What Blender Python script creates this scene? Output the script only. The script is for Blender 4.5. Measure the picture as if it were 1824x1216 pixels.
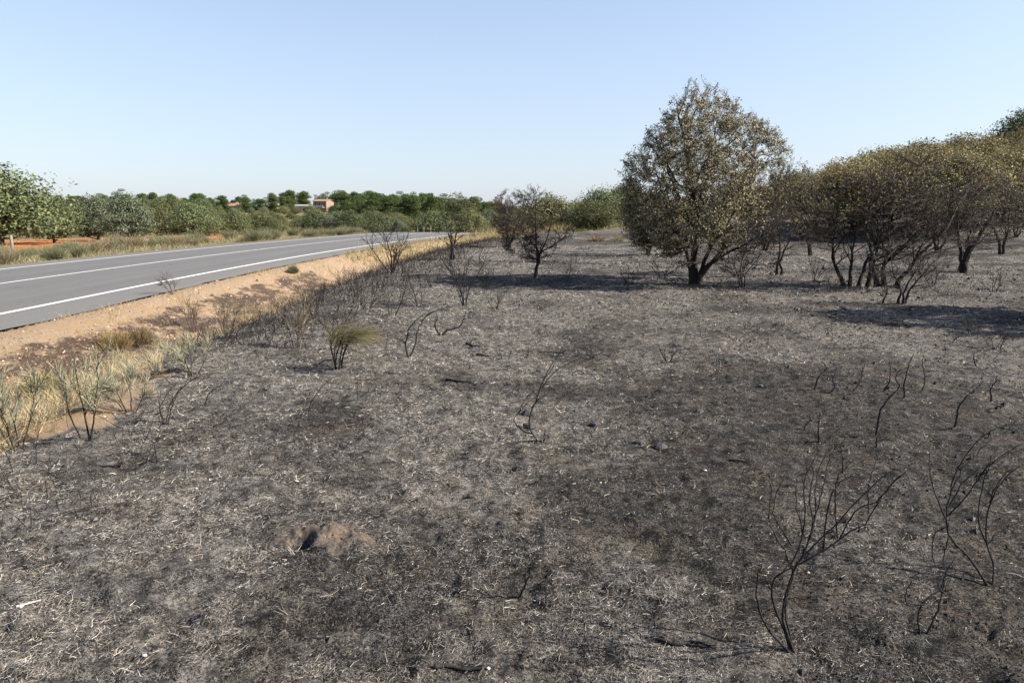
import bpy, math
import numpy as np
from mathutils import Vector

# ------------------------------------------------------------------ camera, sky, sun, exposure
for o in list(bpy.data.objects): bpy.data.objects.remove(o)
scene = bpy.context.scene
col = scene.collection
F_PX, Y_HOR, H_CAM = 1216.0, 376.0, 1.70          # focal length and horizon row of the 1824 x 1216 photograph
PITCH = math.atan((608 - Y_HOR) / F_PX)
ALBEDO = 0.66          # one scale for all base colours, paint excepted
SUN_AZ, SUN_EL = math.radians(96), math.radians(35)   # azimuth clockwise from +Y

cam_d = bpy.data.cameras.new('camera'); cam = bpy.data.objects.new('camera', cam_d); col.objects.link(cam)
cam_d.sensor_width = 36; cam_d.lens = 36 * F_PX / 1824; cam_d.clip_end = 6000; cam_d.clip_start = 0.05
cam.rotation_euler = (math.pi / 2 - PITCH, 0, 0)
scene.camera = cam

world = bpy.data.worlds.new('World'); scene.world = world; world.use_nodes = True
wn = world.node_tree.nodes; wl = world.node_tree.links
sky = wn.new('ShaderNodeTexSky'); sky.sky_type = 'NISHITA'; sky.sun_disc = False
sky.sun_elevation = SUN_EL; sky.sun_rotation = SUN_AZ
sky.altitude = 600; sky.air_density = 1.0; sky.dust_density = 1.5; sky.ozone_density = 1.5
wn['Background'].inputs['Strength'].default_value = 0.089
veil = wn.new('ShaderNodeMix'); veil.data_type = 'RGBA'          # pale haze tint painted into the sky, faded out overhead to weaken ambient light
veil.inputs[7].default_value = (2.72, 3.02, 3.66, 1)
tc = wn.new('ShaderNodeTexCoord'); sx = wn.new('ShaderNodeSeparateXYZ'); wl.new(tc.outputs['Generated'], sx.inputs[0])
vr = wn.new('ShaderNodeMapRange'); vr.interpolation_type = 'SMOOTHSTEP'
for i_, v_ in ((1, -.05), (2, .62), (3, .72), (4, 0)): vr.inputs[i_].default_value = v_
wl.new(sx.outputs['Z'], vr.inputs[0]); wl.new(vr.outputs[0], veil.inputs[0])
wl.new(sky.outputs[0], veil.inputs[6]); wl.new(veil.outputs[2], wn['Background'].inputs['Color'])

sun_d = bpy.data.lights.new('sun', 'SUN'); sun = bpy.data.objects.new('sun', sun_d); col.objects.link(sun)
sun_d.energy = 5.0; sun_d.angle = math.radians(0.53); sun_d.color = (1.0, 0.93, 0.83)
sdir = Vector((math.sin(SUN_AZ) * math.cos(SUN_EL), math.cos(SUN_AZ) * math.cos(SUN_EL), math.sin(SUN_EL)))
sun.rotation_euler = (-sdir).to_track_quat('-Z', 'Y').to_euler()
sun.location = (30, 0, 30)
vs = scene.view_settings
vs.view_transform = 'Standard'; vs.look = 'None'; vs.exposure = 1.4; vs.gamma = 1.0; vs.use_curve_mapping = False

# ------------------------------------------------------------------ noise and terrain
def sm(a, b, x):
    t = np.clip((x - a) / (b - a), 0, 1); return t * t * (3 - 2 * t)

def vnoise(x, y, seed=0):
    xi = np.floor(x); yi = np.floor(y); fx = x - xi; fy = y - yi
    fx = fx * fx * (3 - 2 * fx); fy = fy * fy * (3 - 2 * fy)
    xi = xi.astype(np.int64); yi = yi.astype(np.int64)
    def h(a, b):
        n = (a * 374761393 + b * 668265263 + seed * 982451653) & 0xffffffff
        n = ((n ^ (n >> 13)) * 1274126177) & 0xffffffff
        return ((n ^ (n >> 16)) & 0xffff) / 65535.0
    a = h(xi, yi); b = h(xi + 1, yi); c = h(xi, yi + 1); d = h(xi + 1, yi + 1)
    return (a + (b - a) * fx) * (1 - fy) + (c + (d - c) * fx) * fy

def fbm(x, y, oct=4, seed=0):
    s = 0; a = 1; t = 0
    for i in range(oct):
        ca, sa = math.cos(0.6 * i + .3), math.sin(0.6 * i + .3)
        s = s + a * vnoise((x * ca - y * sa) * 2 ** i, (x * sa + y * ca) * 2 ** i, seed + i); t += a; a *= .5
    return s / t

def road_x(y):
    y = np.asarray(y, float)
    a = np.clip(y - 15, 0, 45); b = np.clip(y - 60, 0, 55)
    return -12 + a * a / 290 + 45 / 145 * b - b * b / 260
def road_slope(y):
    y = np.asarray(y, float)
    return np.clip(y - 15, 0, 45) / 145 - np.clip(y - 60, 0, 55) / 130
def road_z(y):
    return -1.3 * sm(54, 84, np.asarray(y, float))
HALF = 4.5
def lateral(x, y):
    return (x - road_x(y)) / np.sqrt(1 + road_slope(y) ** 2)

E_P = [0, .35, .8, 1.5, 1.9, 2.35, 2.9, 3.3, 3.9, 5.5]
Z_P = [-.03, -.06, -.2, -.47, -.56, -.54, -.27, -.08, .02, 0]
def base_z(x, y):
    x = np.asarray(x, float); y = np.asarray(y, float)
    d = lateral(x, y)
    t = np.clip((0.9 * x + 0.35 * y - 20) / 55, 0, 3)
    hill = np.where(t > 0, 7.2 * np.minimum(t, 1) ** 1.5, 0) * sm(0, 25, y + x * .6) * (.25 + .75 * sm(.1, .5, x / (np.abs(y) + 1)))
    r = np.hypot(x, y)
    left = np.interp(r, [0, 45, 60, 100, 160, 220, 300, 600, 1500, 3000], [0, 0, -.3, -1.2, -.9, .3, 1., 3., 6, 8])
    w = sm(-6, 8, d - 0.1 * np.clip(y - 60, 0, 300))
    z = left * (1 - w) + (hill + left * sm(60, 90, y) * .6) * w
    e = d - HALF
    prof = np.where(e >= 0, np.interp(e, E_P, Z_P), np.interp(-d - HALF, [0, 1, 3, 6], [-.03, -.1, -.2, -.12]))
    near = np.where(e >= 0, 1 - sm(3.9, 9, e), 1 - sm(5, 14, -d - HALF))
    prof = np.where(np.abs(d) < HALF, -0.06, prof)
    rz = road_z(y)
    nz = np.where(np.abs(d) < HALF + .02, 1, near)
    return z * (1 - nz) + rz * nz + prof * np.where(e >= 3.9, 1, 1)

MX, MY = -.98, 3.30
def mound_h(x, y):
    X = x - MX; Y = y - MY; rad = np.hypot(X, Y / .62)
    h = .07 * np.exp(-(rad / .22) ** 2) * (.6 + .8 * fbm(X * 12 + 9, Y * 12, 3, 3))
    return h - .095 * np.exp(-(((X + .09) / .055) ** 2 + ((Y + .06) / .06) ** 2) ** 2) - .03 * np.exp(-(((X + .16) / .025) ** 2 + ((Y + .03) / .03) ** 2))
def ground_z(x, y):
    x = np.asarray(x, float); y = np.asarray(y, float)
    z = base_z(x, y); d = lateral(x, y)
    off = sm(HALF + .05, HALF + .8, np.abs(d))
    r = np.hypot(x, y)
    m = (fbm(x * .9, y * .9, 2, 11) - .5) * .09 + (fbm(x * 4.2, y * 4.2, 2, 23) - .5) * .05
    f = (fbm(x * 17, y * 17, 2, 41) - .5) * .034 * (1 - sm(9, 20, r))
    f2 = np.maximum(fbm(x * 7.5, y * 7.5, 2, 57) - .6, 0) * .09 * (1 - sm(12, 30, r))
    return z + (m + f + f2) * off + mound_h(x, y)

def ray(px, py):
    u = (px - 912) / F_PX; v = (608 - py) / F_PX; c, s = math.cos(PITCH), math.sin(PITCH)
    return np.array([u, c + v * s, -s + v * c])
cam.location = (0, 0, H_CAM + float(ground_z(0., 0.)) * 0)
CAM = np.array([0, 0, H_CAM])
def hit(px, py):
    d = ray(px, py); t = np.geomspace(1, 400, 4000); P = CAM + d * t[:, None]
    under = P[:, 2] < ground_z(P[:, 0], P[:, 1])
    i = int(np.argmax(under)) if under.any() else 3999
    p = P[i].copy(); p[2] = float(ground_z(p[0], p[1])); return p
def at_depth(px, py, Y):
    d = ray(px, py); return CAM + d * (Y / d[1])
def col_at(px, Y):                 # ground point seen in picture column px at distance Y
    x = (px - 912) / F_PX * Y * math.cos(PITCH) ** .0
    return np.array([x, Y, float(ground_z(x, Y))])

def burnt_mask(x, y):
    d = lateral(x, y); e = d - HALF; r = np.hypot(x, y)
    n = fbm(x * .8, y * .8, 3, 5) - .5; n2 = fbm(x * 3, y * 3, 2, 6) - .5
    edge = 2.75 + 1.35 * (1 - sm(5.6, 9.8, y)) + n * .8 + n2 * .5
    b = sm(edge - .12, edge + .25, e)
    fe = 60 + 6 * n + .5 * np.clip(x - 10, 0, 200)
    b = b * (1 - sm(fe - 3, fe + 1, y))
    p = 0 * sm(.34, .60, fbm(x * 1.1 + 3, y * .45, 3, 77) + n2 * .5) * sm(.45, .9, e + n2 * .5) * (1 - sm(1.7, 2.2, e + n)) * (1 - sm(24, 30, y))
    return np.maximum(b, p * .56)
def ash_mask(x, y):
    n = fbm(x * .32, y * .32 , 3, 91) * .35 + fbm(x * 1.3, y * 1.3, 4, 92) * .65
    n = n + .09 * sm(-1.5, 1, -x) - .14 * sm(.2, 2.2, x) * (1 - sm(4, 8, y)) 
    return sm(.36, .66, n) * (.25 + .75 * sm(2.4, 3.6, lateral(x, y) - HALF))

# ------------------------------------------------------------------ materials
MAT = {}
def new_mat(name):
    m = bpy.data.materials.new(name); m.use_nodes = True; MAT[name] = m
    n = m.node_tree.nodes; return m, n, m.node_tree.links, n['Principled BSDF']
def mixc(n, l, fac, a, b, mode='MIX', k=ALBEDO):
    m = n.new('ShaderNodeMix'); m.data_type = 'RGBA'; m.blend_type = mode
    for i, v in ((0, fac), (6, a), (7, b)):
        if hasattr(v, 'is_linked'): l.new(v, m.inputs[i])
        else: m.inputs[i].default_value = v if i == 0 else (v[0] * k, v[1] * k, v[2] * k, 1)
    return m.outputs[2]
def rampf(n, l, src, a, b):
    m = n.new('ShaderNodeMapRange'); m.interpolation_type = 'SMOOTHSTEP'; m.inputs[1].default_value = a; m.inputs[2].default_value = b
    l.new(src, m.inputs[0]); return m.outputs[0]
def noise(n, l, co, scale, detail=3, rough=.55, dist=0):
    t = n.new('ShaderNodeTexNoise'); t.inputs['Scale'].default_value = scale; t.inputs['Detail'].default_value = detail
    t.inputs['Roughness'].default_value = rough; t.inputs['Distortion'].default_value = dist
    l.new(co, t.inputs['Vector']); return t.outputs[0]
def attr(n, name, out='Fac'):
    a = n.new('ShaderNodeAttribute'); a.attribute_name = name; return a.outputs[out]
def mathn(n, l, op, a, b=0.0):
    m = n.new('ShaderNodeMath'); m.operation = op
    for i, v in ((0, a), (1, b)):
        if hasattr(v, 'is_linked'): l.new(v, m.inputs[i])
        else: m.inputs[i].default_value = v
    return m.outputs[0]

def ground_material():
    m, n, l, P = new_mat('ground')
    co = n.new('ShaderNodeNewGeometry').outputs['Position']
    burnt, ash, field, verge, bank = [attr(n, a) for a in ('burnt', 'ash', 'field', 'verge', 'bank')]
    a60 = noise(n, l, co, 48, 8, .85); a15 = noise(n, l, co, 14, 7, .78); a3 = noise(n, l, co, 2.6, 4, .6); a200 = noise(n, l, co, 190, 3, .7)
    # burnt soil: char, grey ash, pale straw-coloured bits
    a5 = noise(n, l, co, 4.5, 5, .7)
    f1 = mathn(n, l, 'ADD', mathn(n, l, 'ADD', mathn(n, l, 'MULTIPLY', a60, .72), mathn(n, l, 'MULTIPLY', a15, .36)), mathn(n, l, 'MULTIPLY', mathn(n, l, 'SUBTRACT', a5, .72), .36))
    f1 = mathn(n, l, 'ADD', f1, mathn(n, l, 'MULTIPLY', mathn(n, l, 'SUBTRACT', ash, .5), .12))
    f1 = mathn(n, l, 'ADD', f1, mathn(n, l, 'MULTIPLY', mathn(n, l, 'SUBTRACT', a3, .5), .12))
    c = mixc(n, l, rampf(n, l, f1, .43, .50), (.0125, .0118, .0113), (.084, .077, .071))
    c = mixc(n, l, rampf(n, l, f1, .545, .62), c, (.36, .335, .305))
    tan = mathn(n, l, 'MULTIPLY', rampf(n, l, noise(n, l, co, 1.7, 4, .6), .50, .66), rampf(n, l, a60, .47, .60))
    c = mixc(n, l, mathn(n, l, 'MULTIPLY', tan, .55), c, (.28, .215, .155))
    c = mixc(n, l, rampf(n, l, a200, .62, .72), c, (.30, .28, .25))
    def curls(scale, w, det=1.5):          # thin winding strands of burnt grass root
        r = mathn(n, l, 'ABSOLUTE', mathn(n, l, 'SUBTRACT', noise(n, l, co, scale, det, .5, .6), .5)); return rampf(n, l, r, w, w * .3)
    k1 = mathn(n, l, 'MULTIPLY', curls(34, .028), rampf(n, l, noise(n, l, co, 7, 4, .7), .40, .58))
    k2 = mathn(n, l, 'MULTIPLY', curls(75, .05), rampf(n, l, noise(n, l, co, 11, 4, .7), .38, .56))
    kk = mathn(n, l, 'MAXIMUM', k1, mathn(n, l, 'MULTIPLY', k2, .8))
    kk = mathn(n, l, 'MULTIPLY', kk, mathn(n, l, 'ADD', mathn(n, l, 'MULTIPLY', ash, .5), .45))
    c = mixc(n, l, mathn(n, l, 'MULTIPLY', kk, 1.0), c, mixc(n, l, rampf(n, l, a3, .4, .6), (.47, .44, .40), (.50, .43, .345)))
    dk = mathn(n, l, 'MULTIPLY', curls(58, .05), rampf(n, l, noise(n, l, co, 9, 4, .7), .56, .44)); c = mixc(n, l, mathn(n, l, 'MULTIPLY', dk, .95), c, (.008, .0074, .007))
    # verge soil
    v = mixc(n, l, rampf(n, l, a15, .35, .65), (.40, .275, .175), (.50, .385, .27))
    v = mixc(n, l, rampf(n, l, a3, .42, .62), v, (.46, .315, .18))
    v = mixc(n, l, rampf(n, l, a60, .55, .68), v, (.60, .50, .38))
    v = mixc(n, l, rampf(n, l, a60, .45, .33), v, (.17, .10, .06))
    mp = n.new('ShaderNodeMapping'); mp.inputs['Scale'].default_value = (1.3, .75, 1); mp.inputs['Rotation'].default_value = (0, 0, .5); l.new(co, mp.inputs[0])
    sc = mathn(n, l, 'ADD', noise(n, l, mp.outputs[0], 1.5, 9, .78), mathn(n, l, 'MULTIPLY', mathn(n, l, 'SUBTRACT', bank, 1.0), .5))
    v = mixc(n, l, mathn(n, l, 'MULTIPLY', rampf(n, l, sc, .405, .51), .92), v, mixc(n, l, rampf(n, l, a60, .45, .6), (.045, .032, .026), (.16, .105, .08)))
    g = mixc(n, l, rampf(n, l, a3, .35, .65), (.26, .21, .10), (.16, .15, .07))       # unburnt ground under the trees
    g = mixc(n, l, rampf(n, l, a15, .45, .7), g, (.34, .26, .13))
    fl = mixc(n, l, rampf(n, l, noise(n, l, co, .9, 4, .6), .35, .65), (.42, .16, .055), (.52, .24, .10))
    c2 = mixc(n, l, verge, g, v); c2 = mixc(n, l, field, c2, fl)
    bm = mathn(n, l, 'ADD', burnt, mathn(n, l, 'MULTIPLY', mathn(n, l, 'SUBTRACT', a15, .5), .9))
    bm = mathn(n, l, 'MULTIPLY', rampf(n, l, bm, .35, .65), rampf(n, l, burnt, .02, .12))
    l.new(mixc(n, l, bm, c2, c), P.inputs['Base Color'])
    P.inputs['Roughness'].default_value = .95; P.inputs['Specular IOR Level'].default_value = .12
    hgt = mathn(n, l, 'ADD', mathn(n, l, 'MULTIPLY', a60, 1.0), mathn(n, l, 'MULTIPLY', a200, .35))
    hgt = mathn(n, l, 'ADD', mathn(n, l, 'ADD', hgt, mathn(n, l, 'MULTIPLY', a15, 1.6)), mathn(n, l, 'MULTIPLY', kk, .18))
    b = n.new('ShaderNodeBump'); b.inputs['Strength'].default_value = .9; b.inputs['Distance'].default_value = .03
    l.new(hgt, b.inputs['Height']); l.new(b.outputs[0], P.inputs['Normal'])
    return m
ground_material()

def road_material():
    m, n, l, P = new_mat('asphalt')
    co = n.new('ShaderNodeNewGeometry').outputs['Position']
    lat = attr(n, 'lat')
    a = noise(n, l, co, 90, 4, .7); b = noise(n, l, co, .5, 3, .6); 
    mp = n.new('ShaderNodeMapping'); mp.inputs['Scale'].default_value = (1.6, .07, 1); l.new(co, mp.inputs[0]); s = noise(n, l, mp.outputs[0], 1.2, 3, .6)
    c = mixc(n, l, rampf(n, l, a, .35, .65), (.125, .118, .109), (.174, .165, .153))
    c = mixc(n, l, mathn(n, l, 'MULTIPLY', rampf(n, l, s, .45, .7), .45), c, (.192, .182, .169))
    c = mixc(n, l, mathn(n, l, 'MULTIPLY', rampf(n, l, b, .5, .7), .3), c, (.13, .124, .116))
    al = mathn(n, l, 'ABSOLUTE', lat)
    wt = mathn(n, l, 'ABSOLUTE', mathn(n, l, 'SUBTRACT', mathn(n, l, 'ABSOLUTE', mathn(n, l, 'SUBTRACT', al, 1.68)), .78))
    c = mixc(n, l, mathn(n, l, 'MULTIPLY', rampf(n, l, wt, .42, .05), .4), c, (.118, .113, .106))
    cr = mathn(n, l, 'ABSOLUTE', mathn(n, l, 'SUBTRACT', noise(n, l, co, .7, 5, .6, .5), .5)); c = mixc(n, l, mathn(n, l, 'MULTIPLY', rampf(n, l, cr, .005, .0015), .5), c, (.05, .048, .045))
    c = mixc(n, l, mathn(n, l, 'MULTIPLY', rampf(n, l, mathn(n, l, 'ADD', al, mathn(n, l, 'MULTIPLY', b, .25)), 3.45, 3.7), .5), c, (.20, .185, .165))
    l.new(c, P.inputs['Base Color']); P.inputs['Roughness'].default_value = .8
    bp = n.new('ShaderNodeBump'); bp.inputs['Strength'].default_value = .35; bp.inputs['Distance'].default_value = .01
    l.new(a, bp.inputs['Height']); l.new(bp.outputs[0], P.inputs['Normal'])
    m, n, l, P = new_mat('road_paint')
    co = n.new('ShaderNodeNewGeometry').outputs['Position']
    a = noise(n, l, co, 60, 5, .7); b = noise(n, l, co, 3, 3, .6)
    c = mixc(n, l, rampf(n, l, a, .58, .72), (.78, .77, .74), (.45, .44, .42), k=.78); c = mixc(n, l, mathn(n, l, 'MULTIPLY', rampf(n, l, b, .5, .75), .3), c, (.55, .54, .51), k=.78)
    l.new(c, P.inputs['Base Color']); P.inputs['Roughness'].default_value = .7
road_material()

def bark(name, c0, c1, scale=30, spec=.2):
    m, n, l, P = new_mat(name); co = n.new('ShaderNodeNewGeometry').outputs['Position']
    a = noise(n, l, co, scale, 5, .7); l.new(mixc(n, l, rampf(n, l, a, .35, .7), c0, c1), P.inputs['Base Color'])
    P.inputs['Roughness'].default_value = .85; P.inputs['Specular IOR Level'].default_value = spec
    b = n.new('ShaderNodeBump'); b.inputs['Strength'].default_value = .7; b.inputs['Distance'].default_value = .02
    l.new(a, b.inputs['Height']); l.new(b.outputs[0], P.inputs['Normal'])
bark('char_bark', (.012, .011, .0105), (.058, .052, .048))
bark('scorched_bark', (.014, .0115, .010), (.075, .058, .047))
bark('twig_brown', (.036, .029, .024), (.135, .107, .088))
bark('oak_bark', (.05, .04, .03), (.13, .11, .09))
bark('pine_bark', (.08, .05, .035), (.17, .11, .08))
bark('grey_stem', (.09, .075, .055), (.20, .17, .13))

def vcol(name, transl=.3, rough=.65, objvar=0.0):
    m, n, l, P = new_mat(name)
    c = attr(n, 'col', 'Color')
    if objvar:
        oi = n.new('ShaderNodeObjectInfo')
        h = n.new('ShaderNodeHueSaturation'); l.new(c, h.inputs['Color'])
        mr = n.new('ShaderNodeMapRange'); l.new(oi.outputs['Random'], mr.inputs[0]); mr.inputs[3].default_value = 1 - objvar; mr.inputs[4].default_value = 1 + objvar
        mh = n.new('ShaderNodeMapRange'); l.new(mathn(n, l, 'FRACT', mathn(n, l, 'MULTIPLY', oi.outputs['Random'], 7.3)), mh.inputs[0]); mh.inputs[3].default_value = .485; mh.inputs[4].default_value = .51
        l.new(mr.outputs[0], h.inputs['Value']); l.new(mh.outputs[0], h.inputs['Hue']); c = h.outputs[0]
    l.new(c, P.inputs['Base Color']); P.inputs['Roughness'].default_value = rough; P.inputs['Specular IOR Level'].default_value = .25
    if transl:
        t = n.new('ShaderNodeBsdfTranslucent'); l.new(c, t.inputs[0]); mx = n.new('ShaderNodeMixShader'); mx.inputs[0].default_value = transl
        l.new(P.outputs[0], mx.inputs[1]); l.new(t.outputs[0], mx.inputs[2]); l.new(mx.outputs[0], n['Material Output'].inputs[0])
vcol('leaf', .32, .6); vcol('leaf_far', .26, .6, .22); vcol('straw', .25, .8); vcol('litter', 0, .9); vcol('earth', 0, .95)

def plain(name, c0, c1, scale=4, rough=.8):
    m, n, l, P = new_mat(name); co = n.new('ShaderNodeNewGeometry').outputs['Position']
    l.new(mixc(n, l, rampf(n, l, noise(n, l, co, scale, 4), .3, .7), c0, c1), P.inputs['Base Color']); P.inputs['Roughness'].default_value = rough
plain('white_wall', (.45, .43, .40), (.55, .53, .5)); plain('ochre_wall', (.27, .19, .13), (.33, .24, .17)); plain('cream_wall', (.52, .44, .32), (.6, .52, .4))
plain('tile_roof', (.30, .15, .09), (.38, .21, .13)); plain('grey_roof', (.30, .27, .24), (.40, .36, .32)); plain('dark_glass', (.03, .035, .04), (.05, .055, .06), 1, .15)
plain('brown_roof', (.35, .22, .15), (.42, .28, .2)); plain('post_wood', (.20, .16, .12), (.34, .29, .24), 25); plain('concrete', (.45, .43, .40), (.6, .57, .53), 20)
plain('pale_stone', (.6, .57, .52), (.8, .77, .72), 30); plain('dark_stone', (.03, .028, .026), (.09, .08, .075), 30); plain('wood_bleached', (.42, .39, .35), (.6, .56, .5), 30)
plain('plastic_white', (.7, .7, .68), (.82, .82, .8), 10, .5)

# ------------------------------------------------------------------ mesh helpers
def mesh(name, V, F, mat, colors=None, smooth=False, attrs=None):
    V = np.asarray(V, np.float32).reshape(-1, 3); F = np.asarray(F, np.int32); k = F.shape[1]
    me = bpy.data.meshes.new(name); me.vertices.add(len(V)); me.vertices.foreach_set('co', V.ravel())
    me.loops.add(F.size); me.loops.foreach_set('vertex_index', F.ravel()); me.polygons.add(len(F))
    me.polygons.foreach_set('loop_start', np.arange(len(F), dtype=np.int32) * k)
    me.polygons.foreach_set('use_smooth', np.full(len(F), bool(smooth)))
    me.update(calc_edges=True)
    if colors is not None:
        a = me.attributes.new('col', 'FLOAT_COLOR', 'POINT'); c = np.ones((len(V), 4), np.float32); c[:, :3] = colors; a.data.foreach_set('color', c.ravel())
    for k2, v in (attrs or {}).items():
        a = me.attributes.new(k2, 'FLOAT', 'POINT'); a.data.foreach_set('value', np.asarray(v, np.float32))
    me.materials.append(MAT[mat]); return me
def obj(name, me, parent=None, loc=None):
    o = bpy.data.objects.new(name, me); col.objects.link(o)
    if parent is not None: o.parent = parent
    if loc is not None: o.location = loc
    return o
def tag(o, label=None, cat=None, group=None, kind=None):
    for k, v in (('label', label), ('category', cat), ('group', group), ('kind', kind)):
        if v: o[k] = v
    return o
def thing(name, label, cat, loc=(0, 0, 0), group=None):
    return tag(obj(name, None, loc=loc), label, cat, group)
def copy_tree(o, parent=None):
    c = o.copy(); col.objects.link(c); c.parent = parent
    for ch in o.children: copy_tree(ch, c)
    return c

def tubes(P, R, sides):
    """P (B,N,3), R (B,N) -> verts, quads (open tapered tubes)."""
    B, N, _ = P.shape
    T = np.gradient(P, axis=1); T /= np.linalg.norm(T, axis=2, keepdims=True) + 1e-9
    mt = np.abs(T).mean(1); ref = np.eye(3)[np.argmin(mt, 1)][:, None, :]
    U = np.cross(T, np.broadcast_to(ref, T.shape)); U /= np.linalg.norm(U, axis=2, keepdims=True) + 1e-9
    W = np.cross(T, U); a = np.arange(sides) * 2 * np.pi / sides
    V = P[:, :, None] + R[:, :, None, None] * (np.cos(a)[:, None] * U[:, :, None] + np.sin(a)[:, None] * W[:, :, None])
    idx = np.arange(B * N * sides).reshape(B, N, sides)
    A = idx[:, :-1]; Bq = np.roll(A, -1, 2); D = idx[:, 1:]; C = np.roll(D, -1, 2)
    return V.reshape(-1, 3), np.stack([A, Bq, C, D], -1).reshape(-1, 4)
def merge(parts):
    Vs, Fs, Cs, n = [], [], [], 0
    for p in parts:
        Vs.append(p[0]); Fs.append(p[1] + n); n += len(p[0])
        if len(p) > 2: Cs.append(p[2])
    return np.concatenate(Vs), np.concatenate(Fs), (np.concatenate(Cs) if Cs else None)

def walk(S, D, L, N, rng, wob=.25, trop=(0, 0, 0), curl=0.0):
    """start points, unit directions, lengths -> polylines (B,N,3) that wander and lean."""
    B = len(S); P = np.zeros((B, N, 3)); P[:, 0] = S; d = D.copy(); trop = np.asarray(trop, float)
    c = rng.normal(0, 1, (B, 3)) * curl
    for i in range(1, N):
        d = d + (rng.normal(0, wob, (B, 3)) + c) / math.sqrt(N) + trop / N
        d /= np.linalg.norm(d, axis=1, keepdims=True) + 1e-9
        P[:, i] = P[:, i - 1] + d * (L / (N - 1))[:, None]
    return P
def grow(P, R, rng, n, t0, t1, ang, lmul, N, wob=.3, trop=(0, 0, .3), rr=.6, tip=.35, lmin=0, env=None, rmin=.0015, curl=0.0, bias=None):
    """n side shoots on each parent polyline."""
    B, M, _ = P.shape; pi = np.repeat(np.arange(B), n); K = len(pi)
    t = rng.uniform(t0, t1, K); s = t * (M - 1); i = np.minimum(s.astype(int), M - 2); f = (s - i)[:, None]
    pos = P[pi, i] * (1 - f) + P[pi, i + 1] * f; tan = P[pi, i + 1] - P[pi, i]; tan /= np.linalg.norm(tan, axis=1, keepdims=True) + 1e-9
    pr = R[pi, i] * (1 - f[:, 0]) + R[pi, i + 1] * f[:, 0]
    q = rng.normal(0, 1, (K, 3)); q -= (q * tan).sum(1, keepdims=True) * tan; q /= np.linalg.norm(q, axis=1, keepdims=True) + 1e-9
    a = rng.uniform(ang[0], ang[1], K)[:, None]
    d = np.cos(a) * tan + np.sin(a) * q
    if bias is not None: d = d + np.asarray(bias); 
    d /= np.linalg.norm(d, axis=1, keepdims=True)
    plen = np.linalg.norm(np.diff(P, axis=1), axis=2).sum(1)[pi]
    L = np.maximum(plen * lmul * rng.uniform(.55, 1.2, K) * (1.25 - .6 * t), lmin)
    if env is not None:
        for _ in range(4): L = np.where(env(pos + d * L[:, None]), L, L * .6)
        keep = env(pos + d * L[:, None] * .9) | (L > .6); pos, d, L, pr = pos[keep], d[keep], L[keep], pr[keep]
    C = walk(pos, d, L, N, rng, wob, trop, curl)
    r0 = np.maximum(pr * rr, rmin); RR = np.maximum(r0[:, None] * np.linspace(1, tip, N)[None], rmin * .8)
    return C, RR
def spline(pts, N):
    p = np.asarray(pts, float); 
    if len(p) < 3: return np.linspace(p[0], p[-1], N)
    q = np.concatenate([[2 * p[0] - p[1]], p, [2 * p[-1] - p[-2]]])
    s = np.linspace(0, len(p) - 1, N); i = np.minimum(s.astype(int), len(p) - 2); t = (s - i)[:, None]
    a, b, c, d = q[i], q[i + 1], q[i + 2], q[i + 3]
    return .5 * (2 * b + (c - a) * t + (2 * a - 5 * b + 4 * c - d) * t ** 2 + (3 * b - a - 3 * c + d) * t ** 3)

def leaves(pos, nrm, size, rng, colors, aspect=.55, jitter=.9):
    """folded diamond leaves; nrm biases the facing."""
    K = len(pos); n = nrm + rng.normal(0, jitter, (K, 3)); n /= np.linalg.norm(n, axis=1, keepdims=True) + 1e-9
    q = rng.normal(0, 1, (K, 3)); u = np.cross(n, q); u /= np.linalg.norm(u, axis=1, keepdims=True) + 1e-9; w = np.cross(n, u)
    s = (size * rng.uniform(.6, 1.35, K))[:, None]
    a = pos - u * s * .5; b = pos + w * s * aspect * .5 + n * s * .12; c = pos + u * s * .5; d = pos - w * s * aspect * .5 + n * s * .1
    V = np.stack([a, b, c, d], 1).reshape(-1, 3); F = np.arange(4 * K).reshape(K, 4)
    return V, F, np.repeat(colors, 4, 0)
def ribbons(P, W, rng, colors, face=None):
    """flat tapered strips along polylines P (B,N,3), width W (B,)."""
    B, N, _ = P.shape; T = P[:, -1] - P[:, 0]
    s = np.cross(T, rng.normal(0, 1, (B, 3)) if face is None else face); s /= np.linalg.norm(s, axis=1, keepdims=True) + 1e-9
    w = W[:, None] * np.linspace(1, .35, N)[None] * .5
    V = np.stack([P - s[:, None] * w[..., None], P + s[:, None] * w[..., None]], 2)
    idx = np.arange(B * N * 2).reshape(B, N, 2)
    Fq = np.stack([idx[:, :-1, 0], idx[:, :-1, 1], idx[:, 1:, 1], idx[:, 1:, 0]], -1).reshape(-1, 4)
    return V.reshape(-1, 3), Fq, np.repeat(colors, N * 2, 0)
def pal(rng, K, cols, jit=.18):
    """pick colours from a weighted palette [(w,(r,g,b)),...] with brightness jitter."""
    w = np.array([c[0] for c in cols], float); c = np.array([c[1] for c in cols]) * ALBEDO
    return c[rng.choice(len(w), K, p=w / w.sum())] * np.exp(rng.normal(0, jit, (K, 1)))

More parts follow.
